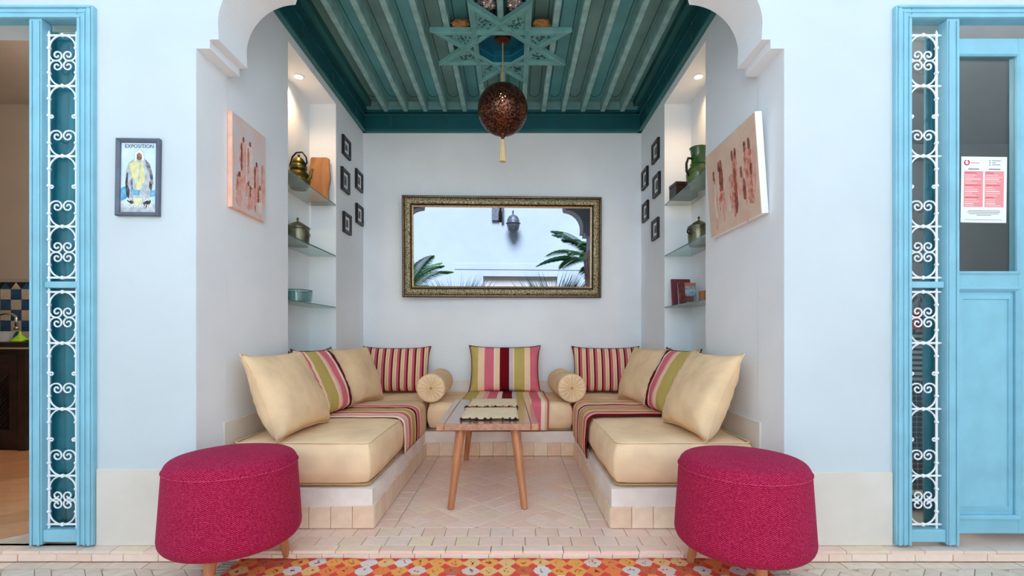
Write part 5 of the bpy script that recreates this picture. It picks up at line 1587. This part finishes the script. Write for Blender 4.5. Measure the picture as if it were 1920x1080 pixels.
# ------------------------------------------------------------------ courtyard seen in the mirror: palms and a lantern
LEAFM = M('palm_green', (82, 136, 84), 0.5, rnd=[(44, 98, 62), (76, 132, 58), (58, 110, 84)])
LEAFM2 = M('papyrus_green', (50, 96, 76), 0.5, var=0.25, vscale=5)
STEMM = M('palm_trunk', (120, 98, 72), 0.8, var=0.3, vscale=12)
POTM = M('clay_pot', (176, 112, 80), 0.7, var=0.1)
def frond(mb, base, az, elev, L, droop, nl, ll, lw_):
    """feather leaf: rachis plus paired leaflets"""
    pts = []
    d = Vector((math.cos(az)*math.cos(elev), math.sin(az)*math.cos(elev), math.sin(elev)))
    p = Vector(base)
    for i in range(13):
        pts.append(p.copy())
        d = (d+Vector((0, 0, -droop/12))).normalized()
        p = p+d*L/12
    mb.tube(pts, 0.006, 5, radii=[0.009*(1-i/14) for i in range(13)])
    for i in range(nl):
        t = 0.15+0.85*i/(nl-1)
        k = min(11, int(t*12)); f = t*12-k
        c = pts[k].lerp(pts[min(12, k+1)], min(1, f))
        ax = (pts[min(12, k+1)]-pts[k]).normalized()
        sd = ax.cross(Vector((0, 0, 1)))
        if sd.length < 1e-3: sd = Vector((1, 0, 0))
        sd.normalize()
        l = ll*math.sin(PI*(0.12+0.8*t))
        for s in (-1, 1):
            v = (ax*0.65+sd*s*0.8+Vector((0, 0, 0.1))).normalized()
            tip = c+v*l+Vector((0, 0, -l*0.3))
            mid = c+v*l*0.5
            w = ax*lw_
            mb.add([c-w*.5, c+w*.5, mid+w, tip, mid-w], [(0, 1, 2, 3, 4)])
def palm(x, y, h, n, L, lab, seed, elev=(20, 80), droop=1.3, nl=40, ll=0.32):
    t = thing('potted_palm', lab, 'palm', (x, y, ZF), 0, 'palms in the courtyard')
    MB().lathe([(0.001, 0), (0.15, 0), (0.2, 0.32), (0.215, 0.33), (0.215, 0.36), (0.19, 0.36), (0.18, 0.3), (0.001, 0.3)], 28).build('pot', POTM, t, smooth='auto')
    MB().tube([(0, 0, 0.28), (0.01, 0.01, h*.6), (0, 0, h)], 0.04, 10, radii=[0.05, 0.04, 0.03]).build('trunk', STEMM, t, smooth=True)
    rn = random.Random(seed)
    for i in range(n):
        mb = MB()
        frond(mb, (0, 0, h-rn.uniform(0, .15)), 2*PI*i/n+rn.uniform(-.2, .2), R(rn.uniform(*elev)), L*rn.uniform(.8, 1.1), droop, nl, ll, 0.011)
        mb.build('frond', LEAFM, t, recalc=False)
palm(-1.7, -0.75, 1.45, 15, 1.1, 'feathery palm standing in the courtyard, left in the mirror', 1)
palm(2.0, -0.7, 2.1, 20, 1.15, 'tall feathery palm standing in the courtyard, right in the mirror', 2)
def papyrus(x, y, h, n, lab, seed):
    t = thing('potted_grass', lab, 'plant', (x, y, ZF), 0, 'tall grasses in the courtyard')
    MB().lathe([(0.001, 0), (0.13, 0), (0.18, 0.3), (0.19, 0.31), (0.19, 0.34), (0.165, 0.34), (0.16, 0.29), (0.001, 0.29)], 28).build('pot', POTM, t, smooth='auto')
    rn = random.Random(seed)
    mb = MB()
    for i in range(n):
        a = rn.uniform(0, 2*PI); e = rn.uniform(.05, .42); L = h*rn.uniform(.7, 1.05)
        b = Vector((rn.uniform(-.1, .1), rn.uniform(-.1, .1), .29))
        d = Vector((math.cos(a)*e, math.sin(a)*e, 1)).normalized()
        m = b+d*L*.6; tip = b+d*L+Vector((math.cos(a), math.sin(a), -.35))*L*.12
        s = d.cross(Vector((math.sin(a), -math.cos(a), .2))).normalized()*0.016
        mb.add([b-s, b+s, m+s, tip, m-s], [(0, 1, 2, 3, 4)])
    f = mb.build('blades', LEAFM2, t, recalc=False); f['kind'] = 'stuff'
papyrus(-0.75, -2.1, 1.75, 260, 'spiky tall grass in a pot by the opposite doorway, left in the mirror', 3)
papyrus(1.35, -2.1, 1.85, 300, 'spiky tall grass in a pot by the opposite doorway, right in the mirror', 4)
GREYM = M('weathered_zinc', (120, 124, 132), 0.5, metal=0.4, var=0.3, vscale=20)
t = thing('wall_lantern', 'grey egg-shaped lantern hanging by the opposite wall, seen in the mirror', 'lantern', (0.5, YOPP+0.25, 3.22))
MB().lathe([(0.001, -0.22), (0.06, -0.21), (0.12, -0.15), (0.15, -0.05), (0.155, 0.0), (0.15, 0.0)], 28).build('lower_shade', GREYM, t, smooth='auto')
MB().lathe([(0.17, -0.005), (0.175, 0.005), (0.17, 0.015), (0.15, 0.01)], 28, loop=True).build('ring', GREYM, t, smooth='auto')
MB().lathe([(0.15, 0.01), (0.14, 0.1), (0.1, 0.17), (0.04, 0.2), (0.001, 0.2)], 28).build('upper_shade', GREYM, t, smooth='auto')
MB().tube([(0, 0, 0.2), (0, 0, 0.3), (0, -0.24, 0.34)], 0.014, 8).build('bracket', GREYM, t)
t = thing('hanging_panel', 'grey patterned metal panel high on the opposite wall, seen in the mirror', 'panel', (0.09, YOPP+0.05, 3.46))
MB().box(-.09, .09, -.02, .02, -.13, .2).build('panel', M('patterned_zinc', (150, 156, 166), .5, metal=.3, col2=(70, 74, 84), vscale=45), t)
MB().box(.14, .2, -.02, .02, -.18, .2).build('strip', GREYM, t)
